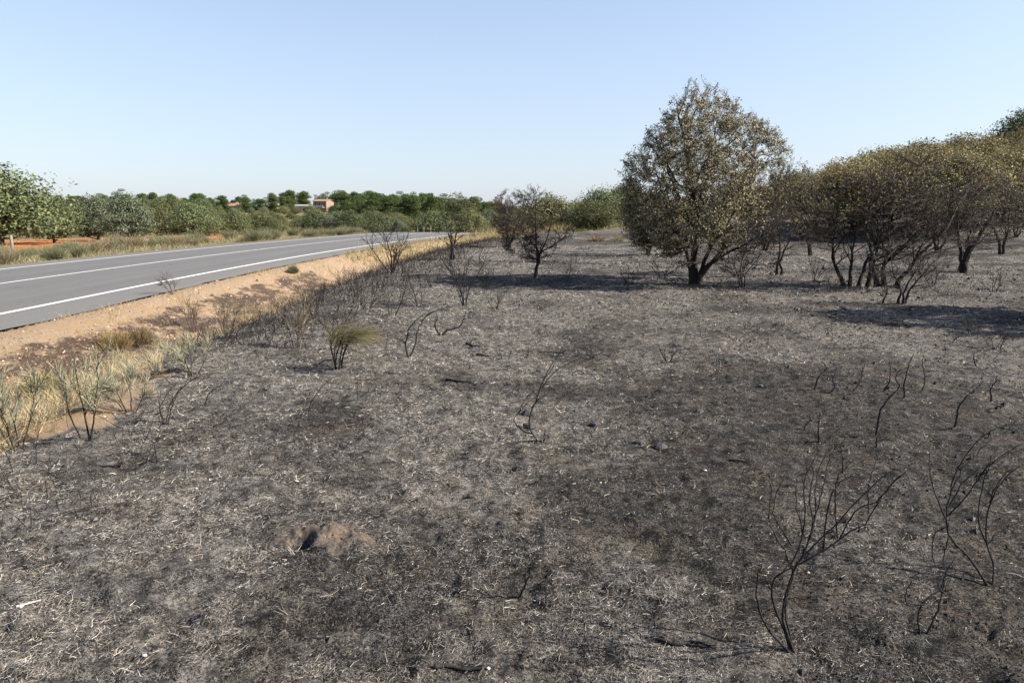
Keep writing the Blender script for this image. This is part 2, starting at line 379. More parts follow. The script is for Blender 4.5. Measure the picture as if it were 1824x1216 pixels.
# ------------------------------------------------------------------ the setting: ground sheet, road, lines
def build_ground():
    th = np.radians(np.concatenate([np.linspace(-52, 52, 540), np.linspace(54, 306, 70)[1:-1]]))
    r = np.concatenate([np.geomspace(.9, 70, 360), np.geomspace(70, 3500, 60)[1:]])
    T, Rr = np.meshgrid(th, r); X = Rr * np.sin(T); Y = Rr * np.cos(T)
    nR, nT = X.shape
    x = np.append(X.ravel(), 0.); y = np.append(Y.ravel(), 0.)
    z = ground_z(x, y); d = lateral(x, y)
    z = np.where(np.abs(d) < HALF - .05, z - .04, z)
    idx = np.arange(nR * nT).reshape(nR, nT)
    A = idx[:-1]; B = np.roll(A, -1, 1); D = idx[1:]; C = np.roll(D, -1, 1)
    Fq = np.stack([A, D, C, B], -1).reshape(-1, 4)
    ctr = nR * nT; fan = np.stack([np.full(nT // 2, ctr), idx[0, 0:nT - 1:2][:nT // 2], idx[0, 1:nT:2][:nT // 2], np.append(idx[0, 2:nT:2], idx[0, 0])[:nT // 2]], -1)
    Fq = np.concatenate([Fq, fan])
    e2 = -d - HALF; rr = np.hypot(x, y); n = fbm(x * .12, y * .12, 3, 31) - .5
    field = sm(5.5, 7.5, e2 + n * 6) * (1 - sm(24, 30, e2 + n * 20)) * (1 - sm(70, 85, y))
    verge = sm(-.2, .2, d - HALF) * (1 - sm(6, 9, d - HALF)) * (1 - sm(45, 55, y))
    me = mesh('ground', np.stack([x, y, z], 1), Fq, 'ground', smooth=True, attrs=dict(burnt=burnt_mask(x, y), ash=ash_mask(x, y), field=field, verge=verge, bank=sm(.3, .9, d - HALF) * (1 - sm(2.1, 2.9, d - HALF)) * (1 - sm(20, 27, y))))
    tag(obj('ground', me), 'burnt ash-covered ground with a pale earth verge and an orange field beyond the road', 'ground', kind='structure')
build_ground()

def strip(name, lo, hi, dz, mat, y0=-60, y1=150, n=420, ragged=0):
    y = np.linspace(y0, y1, n); s = road_slope(y); nn = np.stack([np.ones(n), -s], 1) / np.sqrt(1 + s * s)[:, None]
    lats = np.linspace(lo, hi, 9 if hi - lo > 1 else 2)
    c = np.stack([road_x(y), y], 1)
    V = []; L = []
    for k, q in enumerate(lats):
        rg = 0
        if ragged and k in (0, len(lats) - 1): rg = (fbm(y * 1.5, y * 0 + k, 3, 9) - .5) * ragged
        p = c + nn * (q + rg)[:, None] if ragged and k in (0, len(lats) - 1) else c + nn * q
        camber = -.012 * abs(q)
        V.append(np.column_stack([p, road_z(y) + dz + camber])); L.append(np.full(n, q))
    V = np.stack(V, 1); m = len(lats); idx = np.arange(n * m).reshape(n, m)
    Fq = np.stack([idx[:-1, :-1], idx[:-1, 1:], idx[1:, 1:], idx[1:, :-1]], -1).reshape(-1, 4)
    return mesh(name, V.reshape(-1, 3), Fq, mat, smooth=True, attrs=dict(lat=np.stack(L, 1).ravel()))
road = tag(obj('road', strip('road', -HALF, HALF, .03, 'asphalt', ragged=.22, n=1400)), 'grey asphalt two-lane road curving away beside the burnt field', 'road', kind='structure')
for q, w in ((-3.35, .12), (0, .09), (3.35, .135)):
    obj('road_line', strip('road_line', q - w / 2, q + w / 2, .036, 'road_paint'), road)

# ------------------------------------------------------------------ tree builders
UP = np.array([0, 0, 1.])
def sph(rng, K):
    v = rng.normal(0, 1, (K, 3)); return v / np.linalg.norm(v, axis=1, keepdims=True)

def tube_mesh(name, levels, mat):
    return mesh(name, *merge([tubes(P, R, s) for P, R, s in levels])[:2], mat, smooth=True)

def clump_tree(seed, clumps, trunk_r, nleaf, leaf, cols, stems=1, lean=(0, 0), twigs=14, aspect=.6, lump=.25, first=.25, jitter=.8):
    """crown of leafy clumps carried by real limbs. clumps: (x,y,z,rx,ry,rz)."""
    rng = np.random.default_rng(seed); C = np.array(clumps, float); K = len(C)
    top = C[:, 2].max(); lev = []
    st = []
    for k in range(stems):
        o = rng.normal(0, .12 * (stems > 1), 2); e = np.array([C[:, 0].mean() + rng.normal(0, .3 * (stems > 1)) * top * .3, C[:, 1].mean() + rng.normal(0, .2) * (stems > 1), top * .75])
        st.append(spline([(o[0], o[1], -.1), (o[0] * 1.5 + lean[0] * .3, o[1] * 1.5, top * .2), (e[0] * .6, e[1] * .6, top * .45), e], 10))
    S = np.array(st); SR = np.linspace(trunk_r, trunk_r * .3, 10)[None] * rng.uniform(.8, 1.1, (stems, 1)); SR[:, 0] *= 1.35
    lev.append((S, SR, 8))
    LP = []; LR = []
    for c in C:
        k = rng.integers(stems); i = int(np.clip(np.argmin(np.abs(S[k, :, 2] - c[2] * rng.uniform(first, max(.6, first + .1)))), 1, 8))
        a = S[k, i]; m = a * .5 + c[:3] * .5 + np.array([0, 0, -.06 * top]) + rng.normal(0, .04 * top, 3)
        LP.append(spline([a, m, c[:3]], 7)); LR.append(np.linspace(SR[k, i] * .6, SR[k, i] * .15, 7))
    LP = np.array(LP); LR = np.array(LR); lev.append((LP, LR, 5))
    pi = np.repeat(np.arange(K), twigs); d = sph(rng, K * twigs); rad = C[pi, 3:6]
    TP = walk(LP[pi, 5], d, (rad.mean(1)) * rng.uniform(.7, 1.0, len(pi)), 4, rng, .3, (0, 0, .2)); TR = np.linspace(.35, .12, 4)[None] * LR[pi, 4][:, None]
    lev.append((TP, np.maximum(TR, .003), 3))
    w = (C[:, 3] * C[:, 4] + C[:, 4] * C[:, 5] + C[:, 3] * C[:, 5]); ci = rng.choice(K, nleaf, p=w / w.sum())
    d = sph(rng, nleaf); d[:, 2] = np.where(d[:, 2] < -.35, d[:, 2] * .5, d[:, 2])
    ph = rng.uniform(0, 6, 3)
    lum = 1 + lump * (np.sin(d[:, 0] * 5.3 + ph[0] + ci) * np.sin(d[:, 1] * 5.7 + ph[1] + 2 * ci) + .6 * np.sin(d[:, 2] * 9 + ci) * np.sin(d[:, 0] * 11 + ci))
    r = (1 - np.abs(rng.normal(0, .16, nleaf))) * lum
    r = np.where(rng.random(nleaf) < .2, rng.uniform(.3, 1, nleaf), r)
    pos = C[ci, :3] + d * C[ci, 3:6] * r[:, None]
    pos[:, 2] = np.maximum(pos[:, 2], .06)
    V, Fq, cc = leaves(pos, d * 1.1 + UP * .25, leaf, rng, pal(rng, nleaf, cols), aspect, jitter)
    return lev, (V, Fq, cc)

def clumps_dome(rng, w, h, base, K, flat=.8):
    """lobed clumps over and inside a dome w wide, from base to h; widest about a third of the way up."""
    out = []
    for k in range(K):
        a = 2.4 * k + rng.uniform(-.5, .5); zz = ((k + rng.uniform(0, 1)) / K)
        R = (w / 2) * np.interp(zz, [0, .3, .6, .85, 1], [.82, 1, .9, .6, .12]) * rng.uniform(.82, 1.1)
        s = w * rng.uniform(.12, .27); rr = max(0, R - s * .75) * (1 if k % 3 else rng.uniform(.3, .7))
        out.append((rr * math.cos(a), rr * math.sin(a), base + s * flat * .75 + (h - base - s * flat * 1.65) * zz, s, s, s * flat))
    return out
OAK_G = [(w, (r * 1.22, g * 1.2, b * 1.12)) for w, (r, g, b) in [(4, (.118, .150, .068)), (3, (.08, .112, .05)), (2, (.17, .195, .095)), (1, (.21, .22, .12))]]
OAK_GREY = [(w, (r * 1.22, g * 1.2, b * 1.12)) for w, (r, g, b) in [(4, (.155, .182, .118)), (3, (.105, .135, .085)), (2, (.22, .245, .17))]]
OAK_OLIVE = [(w, (r * 1.22, g * 1.2, b * 1.12)) for w, (r, g, b) in [(4, (.165, .175, .078)), (3, (.115, .13, .056)), (2, (.22, .22, .105))]]
SCORCH = [(4, (.33, .26, .11)), (3, (.23, .175, .075)), (3, (.43, .35, .165)), (2, (.10, .07, .04)), (2, (.22, .215, .09))]
SCORCH_G = [(4, (.27, .245, .105)), (3, (.36, .32, .15)), (2, (.16, .16, .07)), (2, (.20, .145, .065))]
PINE_G = [(w, (r * 1.22, g * 1.2, b * 1.12)) for w, (r, g, b) in [(4, (.088, .128, .04)), (3, (.065, .098, .032)), (3, (.125, .165, .052))]]

def make_tree(name, seed, clumps, mats, **kw):
    lev, (V, Fq, cc) = clump_tree(seed, clumps, **kw)
    return tube_mesh(name + '_trunk', lev, mats[0]), mesh(name + '_crown', V, Fq, mats[1], cc)
def place_tree(name, meshes, loc, label, cat='tree', group=None, rot=0., sc=(1, 1, 1)):
    t = thing(name, label, cat, loc, group); t.rotation_euler = (0, 0, rot); t.scale = sc
    obj('trunk', meshes[0], t); obj('crown', meshes[1], t); return t

rngL = np.random.default_rng(7)
def oak_proto(seed, w, h, cols, K=24, n=12500, leaf=.125, base=.1):
    return make_tree('holm_oak', seed, clumps_dome(np.random.default_rng(seed), w, h, base, K), ('oak_bark', 'leaf_far'), trunk_r=.10, nleaf=n, leaf=leaf, cols=cols, stems=2, lump=.42)
OAKS = [oak_proto(101, 4.2, 3.4, OAK_G), oak_proto(102, 4.6, 3.2, OAK_OLIVE), oak_proto(103, 3.8, 3.6, OAK_GREY), oak_proto(104, 4.8, 3.5, OAK_G, 20), oak_proto(105, 4.0, 3.0, OAK_OLIVE, 13)]
OAK_H = [3.4, 3.2, 3.6, 3.5, 3.0]
def put_oak(v, px, Y, h, label, group=None, wide=1.0, name='holm_oak', sink=.05):
    p = col_at(px, Y); p[2] -= sink; s = h / OAK_H[v]
    t = place_tree(name, OAKS[v], p, label, 'oak tree', group, rngL.uniform(0, 6.28), (s * wide * rngL.uniform(.85, 1.2), s * wide * rngL.uniform(.85, 1.2), s)); t.rotation_euler[0] = rngL.normal(0, .06); return t

# holm oaks beyond the road: (variant, column, distance, height, width, label)
ROADSIDE = [(0, 4, 38, 4.6, 1.15, 'tall dark green holm oak rising highest above the orange field'),
 (1, -60, 44, 4.2, 1.2, 'holm oak behind the tall dark green oak'),
 (3, 104, 43, 3.0, 1.05, 'rounded green holm oak beside the tall dark oak'),
 (2, 176, 50, 3.3, 1.0, 'grey-green holm oak behind the pale silvery oak'),
 (2, 238, 45, 3.1, .95, 'pale silvery holm oak reaching down to the verge by the white bag'),
 (1, 292, 62, 2.9, 1.1, 'olive holm oak between the silvery oak and the broad dark oak'),
 (3, 350, 53, 2.9, 1.15, 'broad dark green holm oak at the edge of the orange field'),
 (0, 427, 60, 2.5, 1.0, 'low rounded holm oak next to the broad dark oak'),
 (2, 594, 62, 1.75, .9, 'small grey-green holm oak at the far verge of the road'),
 (0, 628, 62, 2.3, .95, 'dark green holm oak beside the small grey-green one'),
 (3, 668, 68, 2.6, 1.1, 'green holm oak with a lit side behind the road bend'),
 (2, 712, 70, 1.8, .9, 'small rounded holm oak right behind the road bend'),
 (0, 772, 70, 2.7, 1.25, 'dark shaded holm oak where the road disappears'),
 (4, 836, 66, 2.6, 1.1, 'pale green holm oak behind the thin burnt tree'),
 (2, 868, 74, 3.0, .9, 'grey-green holm oak behind the brown-leaved burnt tree'),
 (1, 978, 68, 4.5, 1.2, 'tall olive holm oak behind the small burnt tree'),
 (4, 1022, 72, 3.6, 1.3, 'low olive holm oak at the far edge of the burn'),
 (3, 1072, 74, 4.7, 1.15, 'green holm oak behind the far edge of the burn'),
 (1, 1052, 64, 2.9, 1.3, 'low spreading olive oak in front of the green one at the edge of the burn'),
 (4, 1108, 78, 4.6, 1.1, 'olive holm oak half hidden behind the tall scorched oak'),
 (0, 925, 80, 3.6, 1.2, 'green holm oak between the brown-leaved tree and the small burnt tree'), (2, 1000, 84, 4.4, 1.3, 'grey-green holm oak behind the low olive one at the edge of the burn'), (1, 1140, 70, 3.4, 1.3, 'olive oak showing between the trunks of the tall scorched oak')]
for v, px, Y, h, w, lab in ROADSIDE: put_oak(v, px, Y, h, lab, None, w)
# oak scrub beyond the field, up to the houses
for Yb, n, h0, h1 in ((75, 20, 2.0, 2.9), (92, 22, 2.0, 3.0), (115, 22, 2.2, 3.2), (145, 22, 2.2, 3.4), (180, 20, 2.4, 3.6), (240, 34, 3.2, 4.6)):
    for k in range(n):
        px = -60 + (k + rngL.uniform(.1, .9)) / n * 990
        v = int(rngL.integers(5)); hue = ('green', 'olive', 'grey-green', 'broad green', 'low olive')[v]; where = {75: 'right behind the orange field', 92: 'in the scrub behind the field', 115: 'in the middle of the oak scrub', 145: 'in the scrub below the houses', 180: 'in the scrub level with the houses', 240: 'in the wood behind the houses'}[Yb]
        put_oak(v, px, Yb * rngL.uniform(.94, 1.08), rngL.uniform(h0, h1) * (.72 if 400 < px < 604 and Yb > 120 else 1.4 if Yb == 240 else 1), 'rounded %s evergreen oak %s' % (hue, where), '%s oaks %s' % (hue, where), rngL.uniform(.95, 1.3), 'scrub_oak', .15)

rngX = np.random.default_rng(3)
for k in range(26):       # the same scrub goes on past the left edge of the view
    p = col_at(-90 - k * 24, (62, 85, 120, 170)[k % 4] * rngX.uniform(.9, 1.1)); p[2] -= .12; v = int(rngX.integers(5)); q = rngX.uniform(.9, 1.3)
    place_tree('scrub_oak', OAKS[v], p, 'evergreen oak of the scrub stretching on past the tall dark oak', 'oak tree', 'scrub past the tall dark oak', rngX.uniform(0, 6), (q, q, q))
for px, Y, h in ((436, 282, 2.8), (512, 284, 2.9), (533, 280, 2.6), (556, 284, 3.2), (600, 286, 3.4), (416, 284, 2.6), (486, 290, 3.0), (572, 280, 2.0)):
    put_oak(int(rngL.integers(5)), px, Y, h, 'small garden oak standing right in front of the houses', 'oaks in front of the houses', 1.2, 'scrub_oak', .15)

def pine_proto(seed, h, w):
    rng = np.random.default_rng(seed); cl = []
    for k in range(20):
        zz = rng.uniform(.10, .93); R = w / 2 * (1 - .75 * ((zz - .45) / .55) ** 2 if zz > .45 else .75); a = rng.uniform(0, 6.28); t = rng.uniform(.2, .8); s = w * rng.uniform(.22, .30)
        cl.append((R * t * math.cos(a), R * t * math.sin(a), h * zz, s, s, s * .6))
    cl.append((0, 0, h * .95, w * .17, w * .17, w * .12))
    return make_tree('pine', seed, cl, ('pine_bark', 'leaf_far'), trunk_r=.16, nleaf=9000, leaf=.34, cols=PINE_G, aspect=.3, first=.7, lump=.2)
PINES = [pine_proto(201, 8, 5.2), pine_proto(202, 8.5, 5.8), pine_proto(203, 7.5, 4.4)]
def put_pine(px, Y, h, group='pines on the far rise', label='stone pine with a rounded green crown in the wood on the skyline'):
    v = int(rngL.integers(3)); p = col_at(px, Y); p[2] -= .1; s = h / (8, 8.5, 7.5)[v]
    place_tree('pine_tree', PINES[v], p, label, 'pine tree', group, rngL.uniform(0, 6.28), (s * rngL.uniform(1.0, 1.5),) * 2 + (s,))
for k in range(26): put_pine(498 + k * 13.5 + rngL.uniform(-5, 5), *((rngL.uniform(345, 380), rngL.uniform(8.4, 10.2)) if k < 9 else (rngL.uniform(165, 200), rngL.uniform(6.4, 7.6) - (.8 if k > 20 else 0))), 'tall pines beside the houses', 'tall rounded pine in the wood beside the two-storey house')
for k in range(18): put_pine(625 + k * 15 + rngL.uniform(-6, 6), rngL.uniform(125, 150), rngL.uniform(4.8, 6.0), 'pines behind the bend', 'bright green pine in the front of the wood behind the road bend')
put_pine(524, 335, 10.5, None, 'broad dark pine towering over the white-walled house'); put_pine(549, 338, 10.0, None, 'dark pine between the white-walled house and the two-storey house')
for k in range(60): put_pine(-40 + k * 9.6 + rngL.uniform(-8, 8), rngL.uniform(260, 330), rngL.uniform(5.6, 7.8), 'skyline pines behind the holm oaks', 'green pine on the skyline behind the roadside holm oaks')
for k in range(4): put_pine(820 + k * 34 + rngL.uniform(-9, 9), rngL.uniform(170, 220), rngL.uniform(4.5, 6), 'pines behind the small burnt tree', 'pine peeping over the oaks behind the small burnt tree')
put_pine(232, 262, 9.0, None, 'lone taller pine standing out on the skyline above the silvery oak'); put_pine(412, 290, 5.6); put_pine(447, 296, 5.6); put_pine(470, 310, 6.0)

# ------------------------------------------------------------------ houses on the far rise
def box(x0, x1, y0, y1, z0, z1):
    V = np.array([(x, y, z) for z in (z0, z1) for y in (y0, y1) for x in (x0, x1)], float)
    return V, np.array([(0, 2, 3, 1), (4, 5, 7, 6), (0, 1, 5, 4), (2, 6, 7, 3), (0, 4, 6, 2), (1, 3, 7, 5)])
def box_obj(name, b, mat, parent): 
    return obj(name, mesh(name, *box(*b), mat), parent)
def gable(w, d, z0, rise, over=.4, th=.15):
    V = []; 
    for dz in (0, th): V += [(-w / 2 - over, -d / 2 - over, z0 + dz), (w / 2 + over, -d / 2 - over, z0 + dz), (w / 2 + over, 0, z0 + rise + dz), (-w / 2 - over, 0, z0 + rise + dz), (w / 2 + over, d / 2 + over, z0 + dz), (-w / 2 - over, d / 2 + over, z0 + dz)]
    Fq = [(0, 3, 2, 1), (3, 5, 4, 2), (6, 7, 8, 9), (9, 8, 10, 11), (0, 1, 7, 6), (4, 5, 11, 10), (1, 2, 8, 7), (2, 4, 10, 8), (5, 3, 9, 11), (3, 0, 6, 9)]
    return np.array(V, float), np.array(Fq)
def house(px, Y, w, d, h, wall, roof, rise, label, storeys=1, rot=.25, chim=True, nwin=3):
    p = col_at(px, Y); p[2] -= .3; t = thing('house', label, 'house', p); t.rotation_euler = (0, 0, rot)
    wl_ = box_obj('wall', (-w / 2, w / 2, -d / 2, d / 2, 0, h), wall, t)
    V = np.array([(-w / 2, -d / 2 + .01, h - .02), (-w / 2, d / 2 - .01, h - .02), (-w / 2, 0, h + rise * .93), (-w / 2, 0, h + rise * .92)]); V2 = V.copy(); V2[:, 0] = w / 2
    obj('gable', mesh('gable', np.concatenate([V, V2]), np.array([(0, 1, 2, 3), (4, 7, 6, 5)]), wall), t)
    r = obj('roof', mesh('roof', *gable(w, d, h, rise), roof), t)
    if chim: box_obj('chimney', (w * .2, w * .2 + .6, -.3, .3, h + rise * .5, h + rise + .8), wall, r)
    for s in range(storeys):
        for k in range(nwin):
            x = -w / 2 + w * (k + .5) / nwin; z = 1.0 + s * h / storeys
            dr = (k == nwin // 2 and s == 0)
            f = box_obj('door' if dr else 'window', (x - .55, x + .55, -d / 2 - .05, -d / 2 + .05, .1 if dr else z, 2.1 if dr else z + 1.2), 'concrete', t)
            box_obj('pane', (x - .45, x + .45, -d / 2 - .08, -d / 2 - .052, .15 if dr else z + .1, 2.0 if dr else z + 1.1), 'dark_glass', f)
    return t
house(426, 300, 6.5, 6, 3.0, 'white_wall', 'tile_roof', 1.1, 'white house with an orange tiled roof among the pines')
house(499, 320, 8, 7, 3.0, 'cream_wall', 'grey_roof', 1.9, 'house with a large grey pitched roof among the trees', rot=.5)
house(520, 310, 5, 5, 2.9, 'white_wall', 'grey_roof', .8, 'low white-walled house under the broad dark pine', rot=.15)
house(545, 312, 5.5, 5, 3.0, 'cream_wall', 'grey_roof', .7, 'low cream house beside the white-walled one', rot=-.1, chim=False)
t = house(583, 318, 7, 6, 5.2, 'ochre_wall', 'brown_roof', .9, 'two-storey ochre house with a white balcony above the scrub', 2, rot=-.35)
bal = box_obj('balcony', (-3.2, 2.6, -4.4, -3.02, 2.4, 2.6), 'white_wall', t); box_obj('parapet', (-3.2, 2.6, -4.48, -4.36, 2.6, 3.4), 'white_wall', bal)

# ------------------------------------------------------------------ scorched trees on the burn
def crown_twigs(rng, S, SR, P, R_, env, box, ntips, sub, twig_r, wind, shell=.45):
    """twigs that reach from the nearest bough to points spread through the crown, so that it fills out evenly."""
    lo, hi = np.array(box[0]), np.array(box[1]); q = rng.uniform(lo, hi, (ntips * 14, 3)); q = q[env(q)]
    ctr = q.mean(0); out = ~env(ctr + (q - ctr) * 1.22)
    dens = fbm(q[:, 0] * 1.5 + q[:, 2] * .9 + 7, q[:, 1] * 1.5 + q[:, 2] * 1.1, 3, int(rng.integers(1000)))
    q = q[rng.random(len(q)) < np.where(out, 1, shell) * sm(.30, .55, dens)][:ntips]
    nd = np.concatenate([S[:, 3:].reshape(-1, 3), P.reshape(-1, 3)]); nr = np.concatenate([SR[:, 3:].ravel(), R_.ravel()])
    best = np.empty(len(q), int)
    for i in range(0, len(q), 400):
        d = q[i:i + 400, None] - nd[None]; c = np.linalg.norm(d, axis=2) + .9 * np.maximum(-d[..., 2] + .05, 0); best[i:i + 400] = np.argmin(c, 1)
    a = nd[best]; v = q - a; L = np.linalg.norm(v, axis=1, keepdims=True)
    m1 = a + v * .35 + rng.normal(0, .07, v.shape) * L + np.array([0, 0, -.05]) * L; m2 = a + v * .7 + rng.normal(0, .07, v.shape) * L
    t = np.linspace(0, 1, 5)[None, :, None]; A4 = [x[:, None] for x in (a, m1, m2, q)]
    T = A4[0] * (1 - t) ** 3 + 3 * A4[1] * t * (1 - t) ** 2 + 3 * A4[2] * t * t * (1 - t) + A4[3] * t ** 3
    r0 = np.minimum(nr[best] * .7, twig_r * (1.6 + 2.2 * L[:, 0])); TR = np.maximum(r0[:, None] * np.linspace(1, .4, 5)[None], twig_r)
    C, CR = grow(T, TR, rng, sub, .3, 1, A(18, 55), .3, 3, .25, wind, .8, .7, rmin=twig_r * .85, lmin=.09)
    return [(T, TR, 3), (C, CR, 3)]
def burnt_tree(seed, stems, levels, env, box, ntips, sub=6, leafn=0, leaf=.05, cols=SCORCH, wind=(.25, 0, .25), twig_r=.0035, leafmask=None, shell=.45, env_tip=None):
    """stems: list of (polyline pts, base radius). levels: boughs as (n, t0, t1, ang, lmul, N, sides)."""
    rng = np.random.default_rng(seed); S = np.array([spline(s[0], 12) for s in stems]); SR = np.array([(1 - .9 * np.linspace(0, 1, 12) ** .8) * s[1] for s in stems]); SR[:, 0] *= 1.3; SR[:, 1] *= 1.05
    S[:, 0, 2] -= .12
    wl_ = np.cumsum(rng.normal(0, 1, S.shape) * np.array([1, 1, .3]), 1) * .011 * np.linalg.norm(S[:, -1] - S[:, 0], axis=1)[:, None, None]; S[:, 2:] += wl_[:, 2:]
    lev = [(S, SR, 8)]; P, R_ = S, SR; allP = []; allR = []
    for k, (n, t0, t1, ang, lm, N, sides) in enumerate(levels):
        P, R_ = grow(P, R_, rng, n, t0, t1, ang, lm, N, .45, wind, .6, .35, lmin=.12, env=env, rmin=twig_r * 1.4)
        lev.append((P, R_, sides)); allP.append(P.reshape(-1, 3)); allR.append(R_.ravel())
    tw = crown_twigs(rng, S, SR, np.concatenate(allP), np.concatenate(allR), env_tip or env, box, ntips, sub, twig_r, wind, shell)
    lf = None
    if leafn:
        pos = np.concatenate([tw[0][0][:, 2:].reshape(-1, 3)] + [tw[1][0][:, 1:].reshape(-1, 3)] * 2)
        k = rng.integers(0, len(pos), leafn * 4); pos = pos[k] + rng.normal(0, .03, (len(k), 3))
        if leafmask is not None: pos = pos[rng.random(len(pos)) < leafmask(pos)]
        pos = pos[:leafn]; n = len(pos)
        ctr = np.array([pos[:, 0].mean(), pos[:, 1].mean(), pos[:, 2].mean() * .8]); nr = pos - ctr; nr /= np.linalg.norm(nr, axis=1, keepdims=True) + 1e-9
        c = pal(rng, n, cols, .22); g = fbm(pos[:, 0] * 1.6 + pos[:, 2], pos[:, 1] * 1.6 - pos[:, 2] * .6, 3, seed)[:, None]
        lf = leaves(pos, nr * .7 + UP * .25, leaf, rng, c * (.6 + .85 * g), .5, .9)
    return lev, tw, lf
def put_burnt(name, label, loc, data, mats=('scorched_bark', 'twig_brown', 'leaf'), group=None, cat='tree', rot=0., sc=1.0):
    t = thing(name, label, cat, loc, group); t.rotation_euler = (0, 0, rot); t.scale = (sc,) * 3
    lev, tw, lf = data
    ms = [('trunk', tube_mesh('trunk', lev, mats[0])), ('twigs', tube_mesh('twigs', tw, mats[1]))]
    if lf is not None: ms.append(('crown', mesh('crown', lf[0], lf[1], mats[2], lf[2])))
    for nme, m in ms:
        q = obj(nme, m, t)
        if nme == 'twigs': q['kind'] = 'stuff'
    return t
def A(*a): return tuple(math.radians(v) for v in a)

# the tall half-scorched holm oak: apex left of centre, bare sweeping boughs on its right
bp = hit(1236, 505)
def env_big(p):
    x, y, z = p[:, 0], p[:, 1], p[:, 2]
    zz = np.clip(z, 0, 5)
    xl = np.interp(zz, [0, .5, 1.0, 1.6, 2.4, 3.0, 3.6, 4.2, 4.75], [-.6, -1.2, -1.65, -1.8, -1.85, -1.75, -1.2, -.75, -.35])
    xr = np.interp(zz, [0, .5, 1.0, 1.6, 2.4, 3.0, 3.6, 4.2, 4.75], [.5, 1.3, 1.9, 2.2, 2.25, 2.05, 1.5, .65, .0])
    c = (xl + xr) / 2; w = (xr - xl) / 2; dw = np.minimum(w, 1.9)
    return (((x - c) / w) ** 2 + (y / dw) ** 2 < 1) & (z < 4.65) & (z > .12)
big = burnt_tree(11, [([(0, 0, 0), (-.02, .03, .8), (.02, 0, 1.6), (-.12, .05, 2.6), (-.18, 0, 3.4), (-.26, .05, 3.9), (-.18, 0, 4.25)], .10),
      ([(.08, -.05, 0), (.16, -.1, .5), (.35, -.2, 1.1), (.75, -.3, 1.9), (1.1, -.35, 2.8)], .07), ([(.12, .06, 0), (.25, .1, .4), (.7, .25, 1.0), (1.3, .3, 1.5), (1.9, .35, 2.1)], .07),
      ([(-.06, -.02, 0), (-.1, -.15, .8), (-.45, -.4, 1.6), (-.9, -.5, 2.3), (-1.2, -.5, 2.9)], .07), ([(-.02, .08, .05), (-.15, .4, .9), (-.5, .8, 1.7), (-.8, .9, 2.6)], .06), ([(0, .05, 1.2), (.1, .2, 2.2), (.35, .2, 3.2), (.4, .15, 4.0)], .05),
      ([(-.05, 0, 1.5), (-.3, -.2, 2.4), (-.55, -.3, 3.2), (-.6, -.3, 3.8)], .045), ([(.3, -.15, 1.0), (.7, 0, 2.0), (1.1, .1, 2.8), (1.25, .1, 3.3)], .05), ([(.0, -.05, .8), (-.5, .1, 1.3), (-1.0, .2, 1.6), (-1.5, .2, 2.0)], .045), ([(.1, -.1, .3), (.5, -.4, .7), (1.0, -.6, 1.0), (1.6, -.6, 1.5)], .045)],
      [(9, .25, 1., A(28, 62), .34, 8, 5), (4, .25, 1., A(25, 60), .5, 6, 4)], env_big, ((-2, -2, .4), (2.4, 2, 4.9)), 2600, 7, 50000, .05,
      [(4, (.36, .30, .165)), (4, (.50, .44, .26)), (3, (.19, .15, .085)), (3, (.64, .57, .38)), (2, (.09, .066, .045)), (1, (.26, .26, .13))], wind=(.2, 0, .3), twig_r=.0036, env_tip=lambda p: env_big(p) & (p[:, 2] + .9 * (np.modf(np.abs(p[:, 0] * 917.3 + p[:, 1] * 331.7))[0] < .10) > 1.0 - .3 * sm(-.3, -1.0, p[:, 0]) + .22 * np.sin(p[:, 0] * 3 + p[:, 1] * 2) - .45 * np.clip(p[:, 0] - .3, 0, 1)),
      leafmask=lambda p: np.clip(sm(-.2, 1.0, p[:, 2] * .8 - p[:, 0] * .9 - .35) + .08, 0, 1) * np.where(p[:, 2] < .6, .2, 1) * (1 - .75 * sm(3.9, 4.6, p[:, 2] + .2 * np.abs(p[:, 0] + .1))))
put_burnt('scorched_oak', 'tallest scorched holm oak with brown leaves standing alone mid field', bp, big)

# small burnt tree
bp = hit(954, 494)
env = lambda p: ((p[:, 0] + .05) / 1.05) ** 2 + (p[:, 1] / 1.0) ** 2 + ((p[:, 2] - 1.35) / 1.05) ** 2 < 1
small = burnt_tree(12, [([(0, 0, 0), (.03, 0, .35), (.1, 0, .62), (.3, .1, 1.0), (.45, .1, 1.6)], .05), ([(.08, 0, .5), (-.1, -.1, .85), (-.45, -.1, 1.2), (-.75, 0, 1.6)], .035), ([(.08, 0, .55), (.0, .15, 1.0), (-.05, .2, 1.6), (-.1, .15, 2.1)], .035), ([(.06, 0, .6), (.5, -.2, .9), (.8, -.2, 1.2)], .028)],
      [(7, .3, 1, A(30, 65), .4, 7, 4), (3, .2, 1, A(25, 60), .5, 5, 3)], env, ((-1.1, -1, .4), (1, 1, 2.4)), 520, 7, 2200, .04, [(3, (.14, .08, .05)), (2, (.09, .055, .04)), (1, (.2, .13, .08))], twig_r=.0036)
put_burnt('burnt_tree', 'small burnt tree with rust-brown twigs in front of the green oaks', bp, small)

